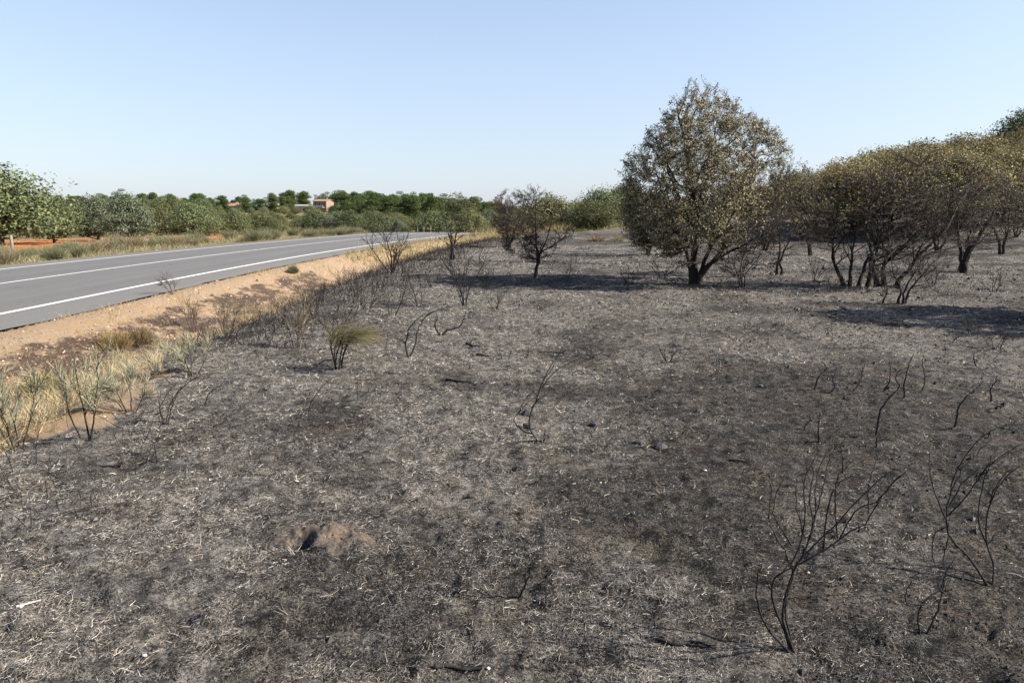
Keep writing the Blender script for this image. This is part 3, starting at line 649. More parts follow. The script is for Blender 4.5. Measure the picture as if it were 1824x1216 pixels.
# tree with brown leaves behind it
p = col_at(905, 33); env = lambda p: ((p[:, 0]) / 1.0) ** 2 + (p[:, 1] / 1.0) ** 2 + ((p[:, 2] - 1.6) / 1.1) ** 2 < 1
def generic(seed, h, w, leafn, cols, leaf=.06, nst=3, base=.15, twig_r=.004, lv=((6, .3, 1, A(30, 65), .42, 6, 4), (3, .2, 1, A(25, 60), .5, 5, 3)), zc=.58, lean=.15, r0=.07, top=0.0, ntips=280, sub=6):
    rng = np.random.default_rng(seed); st = []
    for k in range(nst):
        a = 6.28 * k / nst + rng.uniform(-.6, .6); q = w * .32 * rng.uniform(.6, 1.2); o = .06 * (nst > 1)
        st.append(([(o * math.cos(a), o * math.sin(a), 0), (q * .2 * math.cos(a), q * .2 * math.sin(a), h * .2), (q * .55 * math.cos(a) + lean * .3, q * .55 * math.sin(a), h * .45), (q * math.cos(a) + lean, q * math.sin(a), h * .78)], r0 * rng.uniform(.7, 1.1)))
    env = lambda p: ((p[:, 0] - lean * .6) / (w / 2)) ** 2 + (p[:, 1] / (w / 2)) ** 2 + ((p[:, 2] - h * zc) / (h * (1.02 - zc))) ** 2 < 1
    lm = (lambda p: sm(top - .15, top + .15, p[:, 2] / h)) if top else None
    return burnt_tree(seed, st, lv, env, ((-w * .7, -w * .6, .05), (w * .7, w * .6, h * 1.02)), ntips, sub, leafn, leaf, cols, (lean, 0, .3), twig_r, lm)
put_burnt('burnt_tree', 'burnt tree with brown leaves left on its top', p, generic(13, 2.75, 2.0, 3200, [(3, (.19, .125, .065)), (2, (.13, .08, .045)), (1, (.27, .2, .11))], .065, 2))
# thin burnt tree by the road bend
BLK = ('char_bark', 'char_bark', 'leaf')
put_burnt('burnt_tree', 'thin blackened tree with a few grey-green leaves by the road bend', hit(806, 462), generic(14, 2.25, 1.8, 1800, OAK_OLIVE, .055, 3, lean=.2, r0=.045, top=.5, ntips=170, sub=5), BLK)
# right of the tall oak
SC2 = [(3, (.19, .155, .085)), (2, (.28, .235, .125)), (2, (.09, .07, .045))]
put_burnt('burnt_tree', 'slim burnt tree just right of the tallest oak', hit(1388, 490), generic(15, 3.0, 2.0, 3500, SC2, .06, 2, lean=.25, r0=.05, top=.5))
put_burnt('burnt_tree', 'dark burnt tree behind the left side of the tallest oak', hit(1154, 455), generic(16, 2.7, 2.4, 4500, SC2, .06, 3, r0=.065))
put_burnt('burnt_shrub', 'low burnt bush under the right boughs of the tallest oak', hit(1322, 512), generic(17, 1.05, 1.5, 0, SC2, nst=4, r0=.02, ntips=150, sub=4), cat='shrub')
# dense leaning cluster
def stems_lean(seed, n, h, w, lean, r0):
    rng = np.random.default_rng(seed); st = []
    for k in range(n):
        q = ((k + .5) / n - .5) * w * rng.uniform(.7, 1.1); b = np.array([q * .22, rng.uniform(-.25, .25)])
        st.append(([(b[0], b[1], 0), (b[0] + q * .15 + lean * .05 + rng.normal(0, .08), b[1] + rng.normal(0, .1), h * .22), (q * .65 + lean * .35, rng.normal(0, .3), h * .48), (q + lean, rng.normal(0, .45), h * .8)], r0 * rng.uniform(.6, 1.1)))
    return st
def dense(seed, n, h, w, lean, r0, leafn, cols, top=.6, ntips=430):
    env = lambda p: ((p[:, 0] - lean * .55) / (w * .60)) ** 2 + (p[:, 1] / (w * .5)) ** 2 + ((p[:, 2] - h * .62) / (h * .41)) ** 2 < 1
    return burnt_tree(seed, stems_lean(seed, n, h, w, lean, r0), [(8, .25, 1, A(25, 60), .4, 7, 4), (4, .2, 1, A(22, 55), .5, 5, 3)], env, ((lean * .55 - w * .7, -w * .55, .1), (lean * .55 + w * .7, w * .55, h * 1.05)), ntips, 6, leafn, .055, cols, (.5, 0, .3), .0046, lambda p: sm(top - .05, top + .25, p[:, 2] / h) + .06)
put_burnt('burnt_oak', 'burnt oak with twisted black stems and bare brown boughs swept to one side', hit(1526, 510), dense(21, 4, 2.65, 2.7, .2, .065, 1600, SC2))
put_burnt('burnt_oak', 'burnt oak with fanned stems leaning over beside the twisted one', hit(1572, 510), dense(22, 4, 3.0, 2.8, 1.3, .065, 1900, SC2))
put_burnt('burnt_oak', 'burnt oak with one short thick trunk and spreading bare twigs', hit(1716, 486), generic(23, 2.6, 2.9, 1000, SC2, .055, 4, twig_r=.0046, lean=.3, r0=.08, ntips=380, sub=6, top=.5, zc=.64))
put_burnt('burnt_shrub', 'small forked burnt sapling in front of the leaning burnt oaks', hit(1606, 540), generic(24, 1.25, 1.6, 0, SC2, nst=3, r0=.03, ntips=110, sub=4), cat='shrub')
put_burnt('burnt_shrub', 'slanting burnt stem beside the small forked sapling', hit(1572, 540), generic(25, .75, .8, 0, SC2, nst=1, r0=.025, lean=-.25, ntips=40, sub=3), cat='shrub')
# oak just past the right edge of the view, whose shadow crosses the ash
put_burnt('scorched_oak', 'scorched oak beside the ash clearing casting its shadow over it', np.array([11.2, 10.2, float(ground_z(11.2, 10.2))]), generic(26, 4.1, 3.6, 16000, SCORCH, .09, 3, r0=.10, ntips=900))

# scorched oaks on the slope behind
def scorch_proto(seed, w, h, cols, K=22, n=13000, base=.75):
    return make_tree('scorched_oak', seed, clumps_dome(np.random.default_rng(seed), w, h, base, K), ('scorched_bark', 'leaf_far'), trunk_r=.13, nleaf=n, leaf=.10, cols=cols, stems=2, twigs=40, lump=.35, jitter=1.0)
SOAK = [scorch_proto(301, 4.4, 4.6, SCORCH), scorch_proto(302, 4.2, 4.4, SCORCH_G), scorch_proto(303, 4.6, 4.8, SCORCH, 13)]
SLOPE = [(0, 1500, 36, 4.2), (1, 1450, 44, 3.6), (1, 1530, 41, 4.6), (0, 1590, 38, 4.5), (2, 1650, 36, 4.6), (1, 1690, 33, 4.2), (2, 1730, 40, 4.8), (1, 1765, 36, 4.0), (0, 1820, 37, 4.4), (2, 1850, 45, 4.8), (0, 1410, 50, 3.6), (2, 1470, 56, 4.0), (0, 1560, 54, 4.6),
         (1, 1620, 56, 4.6), (2, 1680, 54, 4.8), (1, 1790, 55, 4.6), (0, 1840, 58, 5.2), (2, 1340, 46, 3.4), (0, 1290, 58, 3.4), (1, 1230, 62, 3.2), (0, 1900, 42, 4.5), (2, 1475, 38, 3.9), (1, 1620, 45, 4.9), (0, 1700, 45, 5.0), (2, 1560, 47, 4.6)]
for v, px, Y, h in SLOPE:
    p = col_at(px, Y); p[2] -= .08; s = h / (4.6, 4.4, 4.8)[v]
    hue = ('yellow-brown', 'olive', 'dense brown')[v]; where = 'just behind the bare burnt oaks' if Y < 42 else 'higher up the burnt slope'
    s *= .95
    place_tree('scorched_oak', SOAK[v], p, 'scorched holm oak with %s crown %s' % (hue, where), 'oak tree', '%s oaks %s' % (hue, where), rngL.uniform(0, 6.28), (s * 1.35, s * 1.35, s * 1.04))
for px, Y, h, lab in ((1800, 72, 5.6, 'green-grey oak standing highest on the skyline above the slope'), (1775, 78, 4.2, 'smaller green-grey oak beside the highest oak on the skyline'), (1402, 62, 3.6, 'green oak behind the slim burnt tree')):
    put_oak(3, px, Y, h, lab)
DT = [generic(31 + k, 2.6 + .2 * k, 2.6, 900, SC2, .07, 3, twig_r=.007, r0=.06, lean=.3, ntips=120, sub=5, zc=.62) for k in range(3)]
DM = [[('trunk', tube_mesh('trunk', d[0], 'scorched_bark')), ('twigs', tube_mesh('twigs', d[1], 'twig_brown')), ('crown', mesh('crown', *d[2][:2], 'leaf', d[2][2]))] for d in DT]
for k, (px, Y) in enumerate(((1440, 27), (1665, 27), (1780, 25), (1420, 36), (1800, 30), (1640, 31), (1360, 30), (1840, 27))):
    t = thing('burnt_tree', 'bare burnt tree in the thicket on the slope', 'tree', col_at(px, Y) - np.array([0, 0, .05]), 'bare trees in the burnt thicket'); t.rotation_euler = (0, 0, 1.3 * k); s = .85 + .09 * (k % 4); t.scale = (s, s, s)
    for nme, m in DM[k % 3]:
        q = obj(nme, m, t)
        if nme == 'twigs': q['kind'] = 'stuff'

# ------------------------------------------------------------------ burnt shrubs traced stem by stem
rngS = np.random.default_rng(55)
def crop(pts, x0, y0, k): return [(x0 + a / k, y0 + b / k) for a, b in pts]
def traced(name, label, base, stems, r0, group=None, depth=.25, twig=3, mat='char_bark', tl=.3, cat='shrub'):
    """stems as picture polylines at the shrub's own distance; each wanders in depth, thins to its tip and carries twigs."""
    b = hit(*base); t = thing(name, label, cat, b, group)
    zs = np.array([p[1] for s in stems for p in s]); hmax = max(base[1] - zs.min(), 1)
    for k, s in enumerate(stems):
        rooted = math.hypot(s[0][0] - base[0], s[0][1] - base[1]) < .12 * hmax
        lean = rngS.uniform(-1, 1) * depth; bow = rngS.normal(0, .25) * depth
        pts = []
        for (px, py) in s:
            f = np.clip((base[1] - py) / hmax, 0, 1)
            pts.append(at_depth(px, py, b[1] + lean * f + bow * math.sin(f * 3.1)) - b)
        pts = np.array(pts)
        if rooted: pts[0] = (pts[0][0], 0, -.03)
        P = spline(pts, 18)[None]; P[:, 2:-1] += rngS.normal(0, 1, (1, 15, 3)) * r0 * .33; f0 = np.clip((base[1] - s[0][1]) / hmax, 0, 1)
        R = (np.linspace(1, .30, 18) * r0 * (1 if rooted else .72 * (1 - .35 * f0)))[None] * rngS.uniform(.85, 1.1)
        parts = [(P, R, 6)]
        if twig:
            C, CR = grow(P, R, rngS, twig, .3, .98, A(18, 50), tl * .5, 6, .3, (.1, 0, .45), .5, .4, rmin=r0 * .16, lmin=.02); parts.append((C, CR, 4))
        obj('stem', tube_mesh('stem', parts, mat), t)
    return t
c8 = lambda p: crop(p, 1280, 620, 2.0404); c5 = lambda p: crop(p, 1400, 600, 4.302); c3 = lambda p: crop(p, 820, 560, 3.965); c7 = lambda p: crop(p, 440, 440, 3.8); c6 = lambda p: crop(p, 0, 480, 3.576)
traced('burnt_shrub', 'charred broom shrub with many long curved stems fanning from one root', c8([(283, 1105)])[0], [c8(s) for s in (
 [(285, 1105), (235, 1080), (185, 1030), (150, 960), (136, 890), (140, 830), (158, 785)],
 [(280, 1105), (245, 1050), (225, 985), (200, 930), (193, 870), (205, 830), (270, 790), (380, 740), (440, 690), (520, 645), (570, 580), (620, 500), (680, 450)],
 [(285, 1100), (250, 1040), (230, 980), (240, 910), (262, 830), (285, 785), (330, 730), (420, 640), (490, 570), (545, 515), (600, 465), (650, 440)],
 [(280, 1100), (255, 1020), (240, 940), (265, 850), (270, 800), (250, 760), (240, 720), (270, 705), (320, 710)],
 [(262, 790), (300, 700), (300, 640), (285, 580), (282, 480), (300, 440)],
 [(290, 780), (335, 690), (355, 600), (350, 520), (365, 430), (400, 370), (415, 310), (450, 285)],
 [(300, 770), (345, 640), (330, 540), (345, 440), (320, 410), (350, 370), (410, 320)],
 [(240, 730), (200, 670), (185, 620), (192, 520), (195, 440)],
 [(265, 715), (220, 640), (200, 590), (215, 520), (245, 450)],
 [(432, 690), (425, 600), (427, 480), (470, 430), (505, 395)],
 [(545, 600), (545, 500), (575, 400), (600, 345)],
 [(380, 740), (400, 560), (430, 500), (470, 470), (530, 450)],
 [(450, 455), (450, 400), (445, 350), (460, 330)],
 [(440, 690), (500, 590), (580, 550), (650, 470), (690, 460)],
 [(300, 700), (315, 600), (310, 500), (330, 430), (370, 370)],
 [(330, 690), (365, 560), (385, 480), (400, 410), (430, 350)])], .0056, depth=.3, twig=5)
traced('burnt_shrub', 'charred broom shrub with tall arching stems bent over to one side', c8([(995, 865)])[0], [c8(s) for s in (
 [(995, 865), (950, 820), (900, 750), (845, 690), (825, 620), (840, 540), (850, 480), (890, 400), (950, 330), (1010, 290), (1080, 275), (1160, 280)],
 [(830, 610), (900, 540), (960, 450), (1020, 400), (1110, 345), (1200, 320)],
 [(835, 580), (880, 500), (940, 440), (1000, 420), (1060, 380), (1110, 370), (1190, 360)],
 [(995, 865), (1000, 800), (975, 710), (950, 650), (945, 590), (960, 500), (985, 430), (990, 390)],
 [(975, 715), (970, 640), (990, 550), (1030, 480), (1110, 425), (1200, 410)],
 [(975, 715), (1010, 675), (1060, 645), (1110, 630), (1180, 625)],
 [(825, 620), (790, 530), (770, 450), (765, 350)],
 [(825, 650), (790, 670), (775, 720), (785, 780), (805, 810)],
 [(835, 690), (820, 740), (820, 800), (832, 820)],
 [(845, 520), (890, 440), (960, 360), (1030, 310), (1110, 300)],
 [(985, 560), (1010, 500), (1050, 450), (1110, 440)])], .0060, depth=.3, twig=5)
traced('burnt_shrub', 'small charred shrub of curled stems next to the arching one', c8([(740, 1040)])[0], [c8(s) for s in (
 [(740, 1040), (725, 1000), (735, 940), (770, 900), (805, 880), (825, 820), (860, 755)],
 [(745, 1040), (780, 990), (800, 940), (820, 840), (830, 800)],
 [(805, 880), (820, 890), (832, 905)],
 [(745, 930), (690, 935), (680, 890), (700, 850), (730, 830)])], .0055, depth=.12, twig=1)
traced('burnt_shrub', 'two-stemmed charred shrub with long thin whips bowed over', c3([(580, 905)])[0], [c3(s) for s in (
 [(580, 905), (510, 845), (485, 785), (490, 700), (530, 630), (560, 530), (600, 430), (640, 360), (690, 290), (740, 210), (850, 145)],
 [(510, 845), (440, 820), (385, 765), (378, 735), (420, 680), (445, 620), (470, 580), (520, 540)],
 [(500, 660), (550, 600), (625, 555)], [(575, 520), (630, 440), (700, 380), (790, 335), (870, 305)],
 [(400, 705), (450, 650), (500, 600)], [(595, 890), (590, 850), (600, 815)], [(555, 540), (590, 460), (650, 380), (700, 270)])], .0075, depth=.15, twig=1)
traced('burnt_shrub', 'tiny charred shrub with a few upright twigs in the open ash', c3([(1470, 340)])[0], [c3(s) for s in (
 [(1470, 340), (1430, 290), (1410, 240), (1385, 205)], [(1470, 340), (1500, 290), (1505, 220)], [(1470, 340), (1510, 330), (1555, 325)], [(1450, 315), (1440, 270), (1450, 235)], [(1470, 340), (1400, 345), (1340, 355)], [(1490, 300), (1520, 270), (1560, 260)])], .009, depth=.1, twig=2)
LONE = 'single crooked charred twig standing in the ash'; LG = 'lone charred twigs'
for s, lab in (([[(215, 400), (240, 330), (260, 290), (310, 245), (285, 200), (268, 180)]], LONE), ([[(310, 432), (375, 375), (358, 330), (375, 280), (388, 235)]], LONE),
          ([[(500, 420), (550, 365), (580, 310), (585, 260), (610, 190)], [(565, 220), (590, 185), (690, 165)]], LONE), ([[(730, 415), (790, 350), (800, 270), (795, 180)]], LONE),
          ([[(685, 750), (715, 630), (730, 550), (790, 470), (865, 385), (860, 345), (840, 300), (870, 255), (930, 232)]], 'longest crooked charred twig rising over the fanned broom shrub'), ([[(910, 465), (905, 360), (935, 230), (960, 160), (985, 120)]], LONE),
          ([[(1020, 430), (1055, 390), (1065, 310), (1045, 220), (1055, 135)], [(1065, 310), (1090, 295), (1110, 285)]], LONE), ([[(1290, 690), (1305, 610), (1330, 520), (1380, 460), (1450, 400), (1515, 335)]], LONE),
          ([[(1575, 500), (1570, 400), (1605, 350), (1620, 295)]], LONE), ([[(138, 725), (155, 670), (185, 645), (187, 615)]], LONE), ([[(255, 800), (250, 700), (262, 580)]], LONE), ([[(1460, 215), (1440, 160), (1445, 110)]], LONE), ([[(690, 850), (700, 780), (725, 700)]], LONE)):
    st = [c5(q) for q in s]; traced('burnt_twig', lab, st[0][0], st, .0085 if lab == LONE else .011, LG if lab == LONE else None, depth=.08, twig=1, tl=.2, cat='twig')
for s in ([c3([(975, 315), (955, 250), (960, 175)])], [c7([(430, 1175), (420, 1120), (440, 1040), (480, 980), (550, 900)])], [crop([(890, 780), (935, 700), (960, 620), (968, 575)], 600, 780, 2.764)], [c6([(1000, 1230), (985, 1120), (940, 1070), (890, 1040)])], [c6([(1300, 870), (1330, 790), (1400, 740), (1440, 690)])], [c7([(745, 1040), (748, 970), (747, 905)])]):
    traced('burnt_twig', LONE, s[0][0], s, .0055, LG, depth=.06, twig=1, tl=.2, cat='twig')
traced('burnt_shrub', 'bowed charred shrub with a brown singed tip beside the green broom', c7([(1095, 740)])[0], [c7(s) for s in ([(1095, 740), (1070, 670), (1085, 600), (1095, 550), (1150, 490), (1215, 450)], [(1095, 740), (1140, 660), (1150, 580), (1175, 520), (1220, 460), (1300, 420)], [(1075, 650), (1050, 632), (1020, 630)], [(1210, 465), (1280, 430), (1370, 420)], [(1230, 450), (1310, 425), (1400, 440)])], .012, depth=.15, twig=4)
traced('burnt_shrub', 'charred shrub with two stems curving apart from one stump', c7([(1310, 600)])[0], [c7(s) for s in ([(1310, 600), (1285, 560), (1275, 520), (1285, 470), (1280, 440)], [(1310, 600), (1360, 560), (1430, 545), (1465, 490), (1480, 430)], [(1290, 570), (1270, 530), (1280, 500)])], .014, depth=.1, twig=1)
traced('burnt_shrub', 'brown singed shrub with thin leaning stems at the edge of the ash', c6([(1050, 985)])[0], [c6(s) for s in ([(1050, 985), (1020, 900), (1015, 840), (1000, 760)], [(1055, 975), (1080, 880), (1120, 800), (1200, 720), (1270, 680)], [(1020, 870), (1080, 770), (1140, 710)], [(1060, 950), (1100, 860), (1160, 740)])], .007, depth=.15, twig=6, mat='twig_brown')

# ------------------------------------------------------------------ burnt thicket left of centre (grown shrubs)
def grown_shrub(label, px, py, h, w, n, group=None, mat='char_bark', r0=.012, twig=5, twig2=3, seed=None, lean=(0, 0, .25)):
    rng = np.random.default_rng(seed or int(px * 7 + py)); t = thing('burnt_shrub', label, 'shrub', hit(px, py), group)
    for k in range(n):
        a = rng.uniform(0, 6.28); q = rng.uniform(.25, 1) * w / 2
        d = np.array([[math.cos(a) * q, math.sin(a) * q, h]]); L = np.linalg.norm(d, axis=1) * rng.uniform(.65, 1.05); d /= np.linalg.norm(d)
        S = walk(np.array([[math.cos(a) * .04, math.sin(a) * .04, -.03]]), d, L, 9, rng, .45, lean); R = np.linspace(1, .35, 9)[None] * r0 * rng.uniform(.7, 1.1)
        C, CR = grow(S, R, rng, twig, .25, 1, A(20, 55), .42, 6, .35, (0, 0, .3), .65, .4, rmin=r0 * .28)
        D, DR = grow(C, CR, rng, twig2, .2, 1, A(20, 60), .5, 4, .3, (0, 0, .3), .7, .5, rmin=r0 * .24)
        obj('stem', tube_mesh('stem', [(S, R, 5), (C, CR, 4), (D, DR, 3)], mat), t)
grown_shrub('large black burnt shrub with stout forked stems against the road', 697, 486, 1.25, 1.5, 8, r0=.017, twig=6, twig2=5)
grown_shrub('black burnt shrub with a dense twiggy head on one upright stem', 828, 545, 1.1, 1.0, 6, r0=.012, twig=7, twig2=7)
for px, py, h, w in ((700, 562, .75, .9), (655, 550, .7, .8), (745, 545, .7, .8), (772, 512, .75, .8), (640, 528, .6, .7), (610, 520, .55, .7), (680, 520, .6, .8), (880, 552, .6, .7), (600, 600, .8, .8), (560, 560, .5, .6), (720, 500, .5, .7), (580, 535, .5, .7), (865, 510, .55, .7), (1010, 490, .5, .7), (980, 475, .55, .6)):
    grown_shrub('knee-high burnt shrub of thin black twigs in the thicket before the bend', px, py, h, w, 6, 'thin burnt shrubs in the thicket', r0=.006, twig=5, twig2=3)
for px, py, h, w in ((1450, 500, .7, 1.1), (1480, 520, .5, .9), (1660, 510, .6, 1.0), (1290, 520, .4, .9), (1180, 495, .5, 1.1), (1120, 505, .4, .8), (1770, 520, .6, .9), (1640, 490, .7, 1.0)):
    grown_shrub('low brittle burnt shrub around the feet of the burnt oaks', px, py, h, w, 6, 'burnt shrubs under the oaks', 'twig_brown', .010, 5, 3)
for px, py in ((1190, 560), (930, 545), (1030, 555), (1330, 585), (1480, 600), (1250, 600), (1045, 640), (1700, 560), (1760, 640), (900, 640)):
    grown_shrub('ankle-high sprig of burnt twigs on the open ash', px, py, .16, .25, 3, 'small burnt sprigs', r0=.006, twig=2, twig2=1)
for px, py in ((1775, 622), (1735, 600)):
    grown_shrub('low rusty-brown singed shrub at the edge of the oak shadow', px, py, .28, .4, 5, 'rusty shrubs in the shadow', 'twig_brown', .006, 6, 4)

# ------------------------------------------------------------------ brooms still carrying twigs
BROOM_PALE = [(3, (.42, .40, .27)), (3, (.36, .36, .24)), (2, (.50, .46, .33)), (1, (.25, .23, .15))]
def broom(label, base, h, w, n, cols, group=None, stem='grey_stem', lean=(0, 0, .3), whips=16, wl=.32, width=.0035, clear=.35, seed=1, swept=None, name='broom_shrub', r0=.011):
    rng = np.random.default_rng(seed); loc = base if len(base) == 3 else hit(*base); t = thing(name, label, 'shrub', loc, group)
    a = rng.uniform(0, 6.28, n); q = rng.uniform(.2, 1, n) * w / 2
    d = np.stack([np.cos(a) * q, np.sin(a) * q, np.full(n, h)], 1); L = np.linalg.norm(d, axis=1) * rng.uniform(.6, .85, n); d /= np.linalg.norm(d, axis=1, keepdims=True)
    st = np.stack([np.cos(a) * .03, np.sin(a) * .03, np.full(n, -.03)], 1)
    S = walk(st, d, L, 8, rng, .3, lean); R = np.linspace(1, .35, 8)[None] * r0 * rng.uniform(.7, 1.1, (n, 1))
    C, CR = grow(S, R, rng, 5, clear, 1, A(15, 45), .45, 5, .25, lean, .6, .4, rmin=.002)
    obj('stems', tube_mesh('stems', [(S, R, 5), (C, CR, 4)], stem), t)
    W, WR = grow(C, CR, rng, whips, .1, 1, A(8, 35) if swept else A(12, 58), .1, 5, .25, swept or lean, .5, .5, lmin=wl * h, rmin=.001)
    V, Fq, cc = ribbons(W, np.full(len(W), width), rng, pal(rng, len(W), cols, .2)); obj('foliage', mesh('foliage', V, Fq, 'straw', cc), t)
    return t
broom('olive-green broom with wispy foliage swept sideways on singed black stems', (604, 656), .56, .22, 7, [(3, (.22, .195, .085)), (3, (.30, .26, .125)), (2, (.13, .115, .05)), (2, (.42, .34, .2))], stem='char_bark', lean=(.45, 0, .1), whips=22, wl=.5, width=.0036, clear=.6, seed=3, swept=(2.0, 0, -.7), r0=.011)
broom('tree-like pale broom with a forked dark stem at the edge of the ditch', (154, 782), .80, .62, 3, BROOM_PALE, stem='scorched_bark', whips=34, wl=.15, seed=4, width=.0042, clear=.3, r0=.008)
broom('pale broom bush next to the forked one, half dried', (30, 800), .62, .5, 5, BROOM_PALE, stem='scorched_bark', whips=36, wl=.17, seed=5, width=.0042, r0=.0065)
for k, (px, py, h, w, lab, cols) in enumerate((
  (232, 735, .42, .45, 'low pale broom with bare feet right of the forked broom', BROOM_PALE), (345, 668, .45, .55, 'pale dry broom leaning over the ditch rim', BROOM_PALE), (405, 600, .62, .55, 'grey broom with brown singed twigs on the ditch rim', [(2, (.2, .16, .1)), (2, (.28, .25, .17)), (1, (.12, .08, .05))]),
  (345, 590, .75, .45, 'thin singed shrub standing against the roadside bank', [(2, (.2, .15, .09)), (1, (.12, .08, .05))]), (310, 525, .5, .5, 'sparse brown shrub at the top of the roadside bank', [(2, (.2, .14, .08)), (1, (.13, .09, .05))]),
  (525, 620, .6, .5, 'thin pale singed broom on the ash left of the green broom', [(2, (.34, .29, .2)), (2, (.2, .14, .09))]), (545, 560, .35, .35, 'tiny pale broom between the thin singed broom and the thicket', [(2, (.34, .29, .2)), (2, (.2, .14, .09))]))):
    broom(lab, (px, py), h, w, 5, cols, whips=30 if k < 2 else 9, wl=.25, seed=20 + k, stem='twig_brown', width=.0042, r0=.007)
def cushion(label, px, py, h, w, cols, seed, group=None, n=900):
    rng = np.random.default_rng(seed); t = thing('low_bush', label, 'bush', hit(px, py), group)
    d = sph(rng, n); d[:, 2] = np.abs(d[:, 2]) * .9 + .1; P0 = d * np.array([w / 2, w / 2, h]) * rng.uniform(.3, .75, (n, 1)); P0[:, 2] -= .02
    P = walk(P0, d + UP * .5, np.full(n, h * .45), 4, rng, .35, (0, 0, .4)); V, Fq, cc = ribbons(P, np.full(n, .006), rng, pal(rng, n, cols, .22)); obj('foliage', mesh('foliage', V, Fq, 'straw', cc), t)
    S = walk(np.zeros((10, 3)) - [0, 0, .03], sph(rng, 10) * [1, 1, .3] + UP * .6, np.full(10, h * .9), 5, rng, .3); obj('stems', tube_mesh('stems', [(S, np.full((10, 5), .004), 4)], 'twig_brown'), t)
cushion('yellow-green cushion bush in the ditch', 75, 700, .26, .55, [(3, (.27, .23, .05)), (2, (.2, .18, .05)), (1, (.33, .27, .08))], 1)
cushion('yellow cushion bush beside the forked broom', 125, 695, .2, .5, [(3, (.30, .23, .06)), (2, (.24, .17, .06))], 2)
cushion('orange-brown cushion bush further up the ditch', 205, 622, .3, .6, [(3, (.32, .22, .08)), (2, (.24, .16, .07)), (1, (.4, .3, .12))], 3)
cushion('brown cushion bush beside the orange-brown one', 248, 614, .3, .6, [(3, (.26, .18, .09)), (2, (.2, .14, .08)), (1, (.34, .26, .13))], 4)
cushion('grey-green tuft bush alone on the sandy bank', 522, 487, .26, .4, [(3, (.16, .16, .09)), (2, (.22, .21, .12))], 5)

# ------------------------------------------------------------------ grass and litter
def blades(name, label, xy, hgt, rng, cols, width, lean=.5, N=3, mat='straw', cat='grass', spread=.35, groupsz=1):
    B = len(xy); z = ground_z(xy[:, 0], xy[:, 1]); S = np.column_stack([xy, z - .01])
    d = rng.normal(0, spread, (B, 3)); d[:, 2] = 1; d /= np.linalg.norm(d, axis=1, keepdims=True)
    P = walk(S, d, hgt, N, rng, .3, (.15, 0, -lean)); V, Fq, cc = ribbons(P, width, rng, pal(rng, B, cols, .2))
    return tag(obj(name, mesh(name, V, Fq, mat, cc)), label, cat, kind='stuff')
rg = np.random.default_rng(99)
def road_pts(n, e0, e1, y0, y1, side, rng, power=1.0):
    y = y0 + (y1 - y0) * rng.random(n) ** power; e = rng.uniform(e0, e1, n); lat = (HALF + e) * side; s = road_slope(y); k = np.sqrt(1 + s * s)
    return np.column_stack([road_x(y) + lat / k, y - lat * s / k])
# far verge
DRY = [(4, (.40, .34, .19)), (3, (.33, .29, .15)), (2, (.25, .25, .13)), (2, (.47, .39, .24))]
xy = road_pts(44000, .1, 7.5, 8, 85, -1, rg, 1.3); k = fbm(xy[:, 0] * .5, xy[:, 1] * .5, 3, 61); e = -lateral(xy[:, 0], xy[:, 1]) - HALF
keep = (k > .42 + .1 * rg.random(len(k))); xy = xy[keep]; k = k[keep]; e = e[keep]
blades('dry_grass', 'tall dry grass along the far side of the road', xy, (.10 + .6 * np.clip(k - .4, 0, .4)) * (.4 + .6 * sm(.2, 1.8, e)) * rg.uniform(.7, 1.7, len(k)), rg, DRY, np.full(len(k), .014))
# near verge: straw on the bank, ditch and rim
xy = road_pts(42000, .0, 3.9, 2.0, 60, 1, rg, 1.6); k = fbm(xy[:, 0] * 1.1, xy[:, 1] * 1.1, 3, 62); e = lateral(xy[:, 0], xy[:, 1]) - HALF; b = burnt_mask(xy[:, 0], xy[:, 1])
keep = (b < .35) & (k + .12 * (np.abs(e - .15) < .25) + .10 * sm(1.4, 2.4, e) > .44 + .12 * rg.random(len(k))); xy = xy[keep]; k = k[keep]; e = e[keep]
blades('verge_grass', 'short dry straw-coloured grass on the bank and ditch beside the road', xy, (.05 + .13 * sm(1.2, 2.4, e) + .5 * np.clip(k - .5, 0, .3)) * rg.uniform(.5, 1.4, len(k)), rg, [(4, (.50, .37, .18)), (3, (.56, .44, .25)), (2, (.42, .36, .2)), (1, (.3, .22, .12))], np.full(len(k), .006), spread=.6)
nt = 230; tx = road_pts(nt, 1.5, 3.9, 3.2, 11.5, 1, rg); xy = np.repeat(tx, 75, 0) + rg.normal(0, .045, (nt * 75, 2)); b = burnt_mask(xy[:, 0], xy[:, 1]); kk = np.repeat(rg.uniform(.10, .34, nt), 75)[b < .5]; xy = xy[b < .5]
blades('ditch_grass', 'pale green-grey grass tufts filling the ditch beside the ash', xy, kk * rg.uniform(.5, 1.2, len(xy)), rg, [(4, (.54, .45, .27)), (2, (.42, .39, .25)), (3, (.60, .50, .32)), (1, (.32, .27, .16))], np.full(len(xy), .0045), spread=.6)
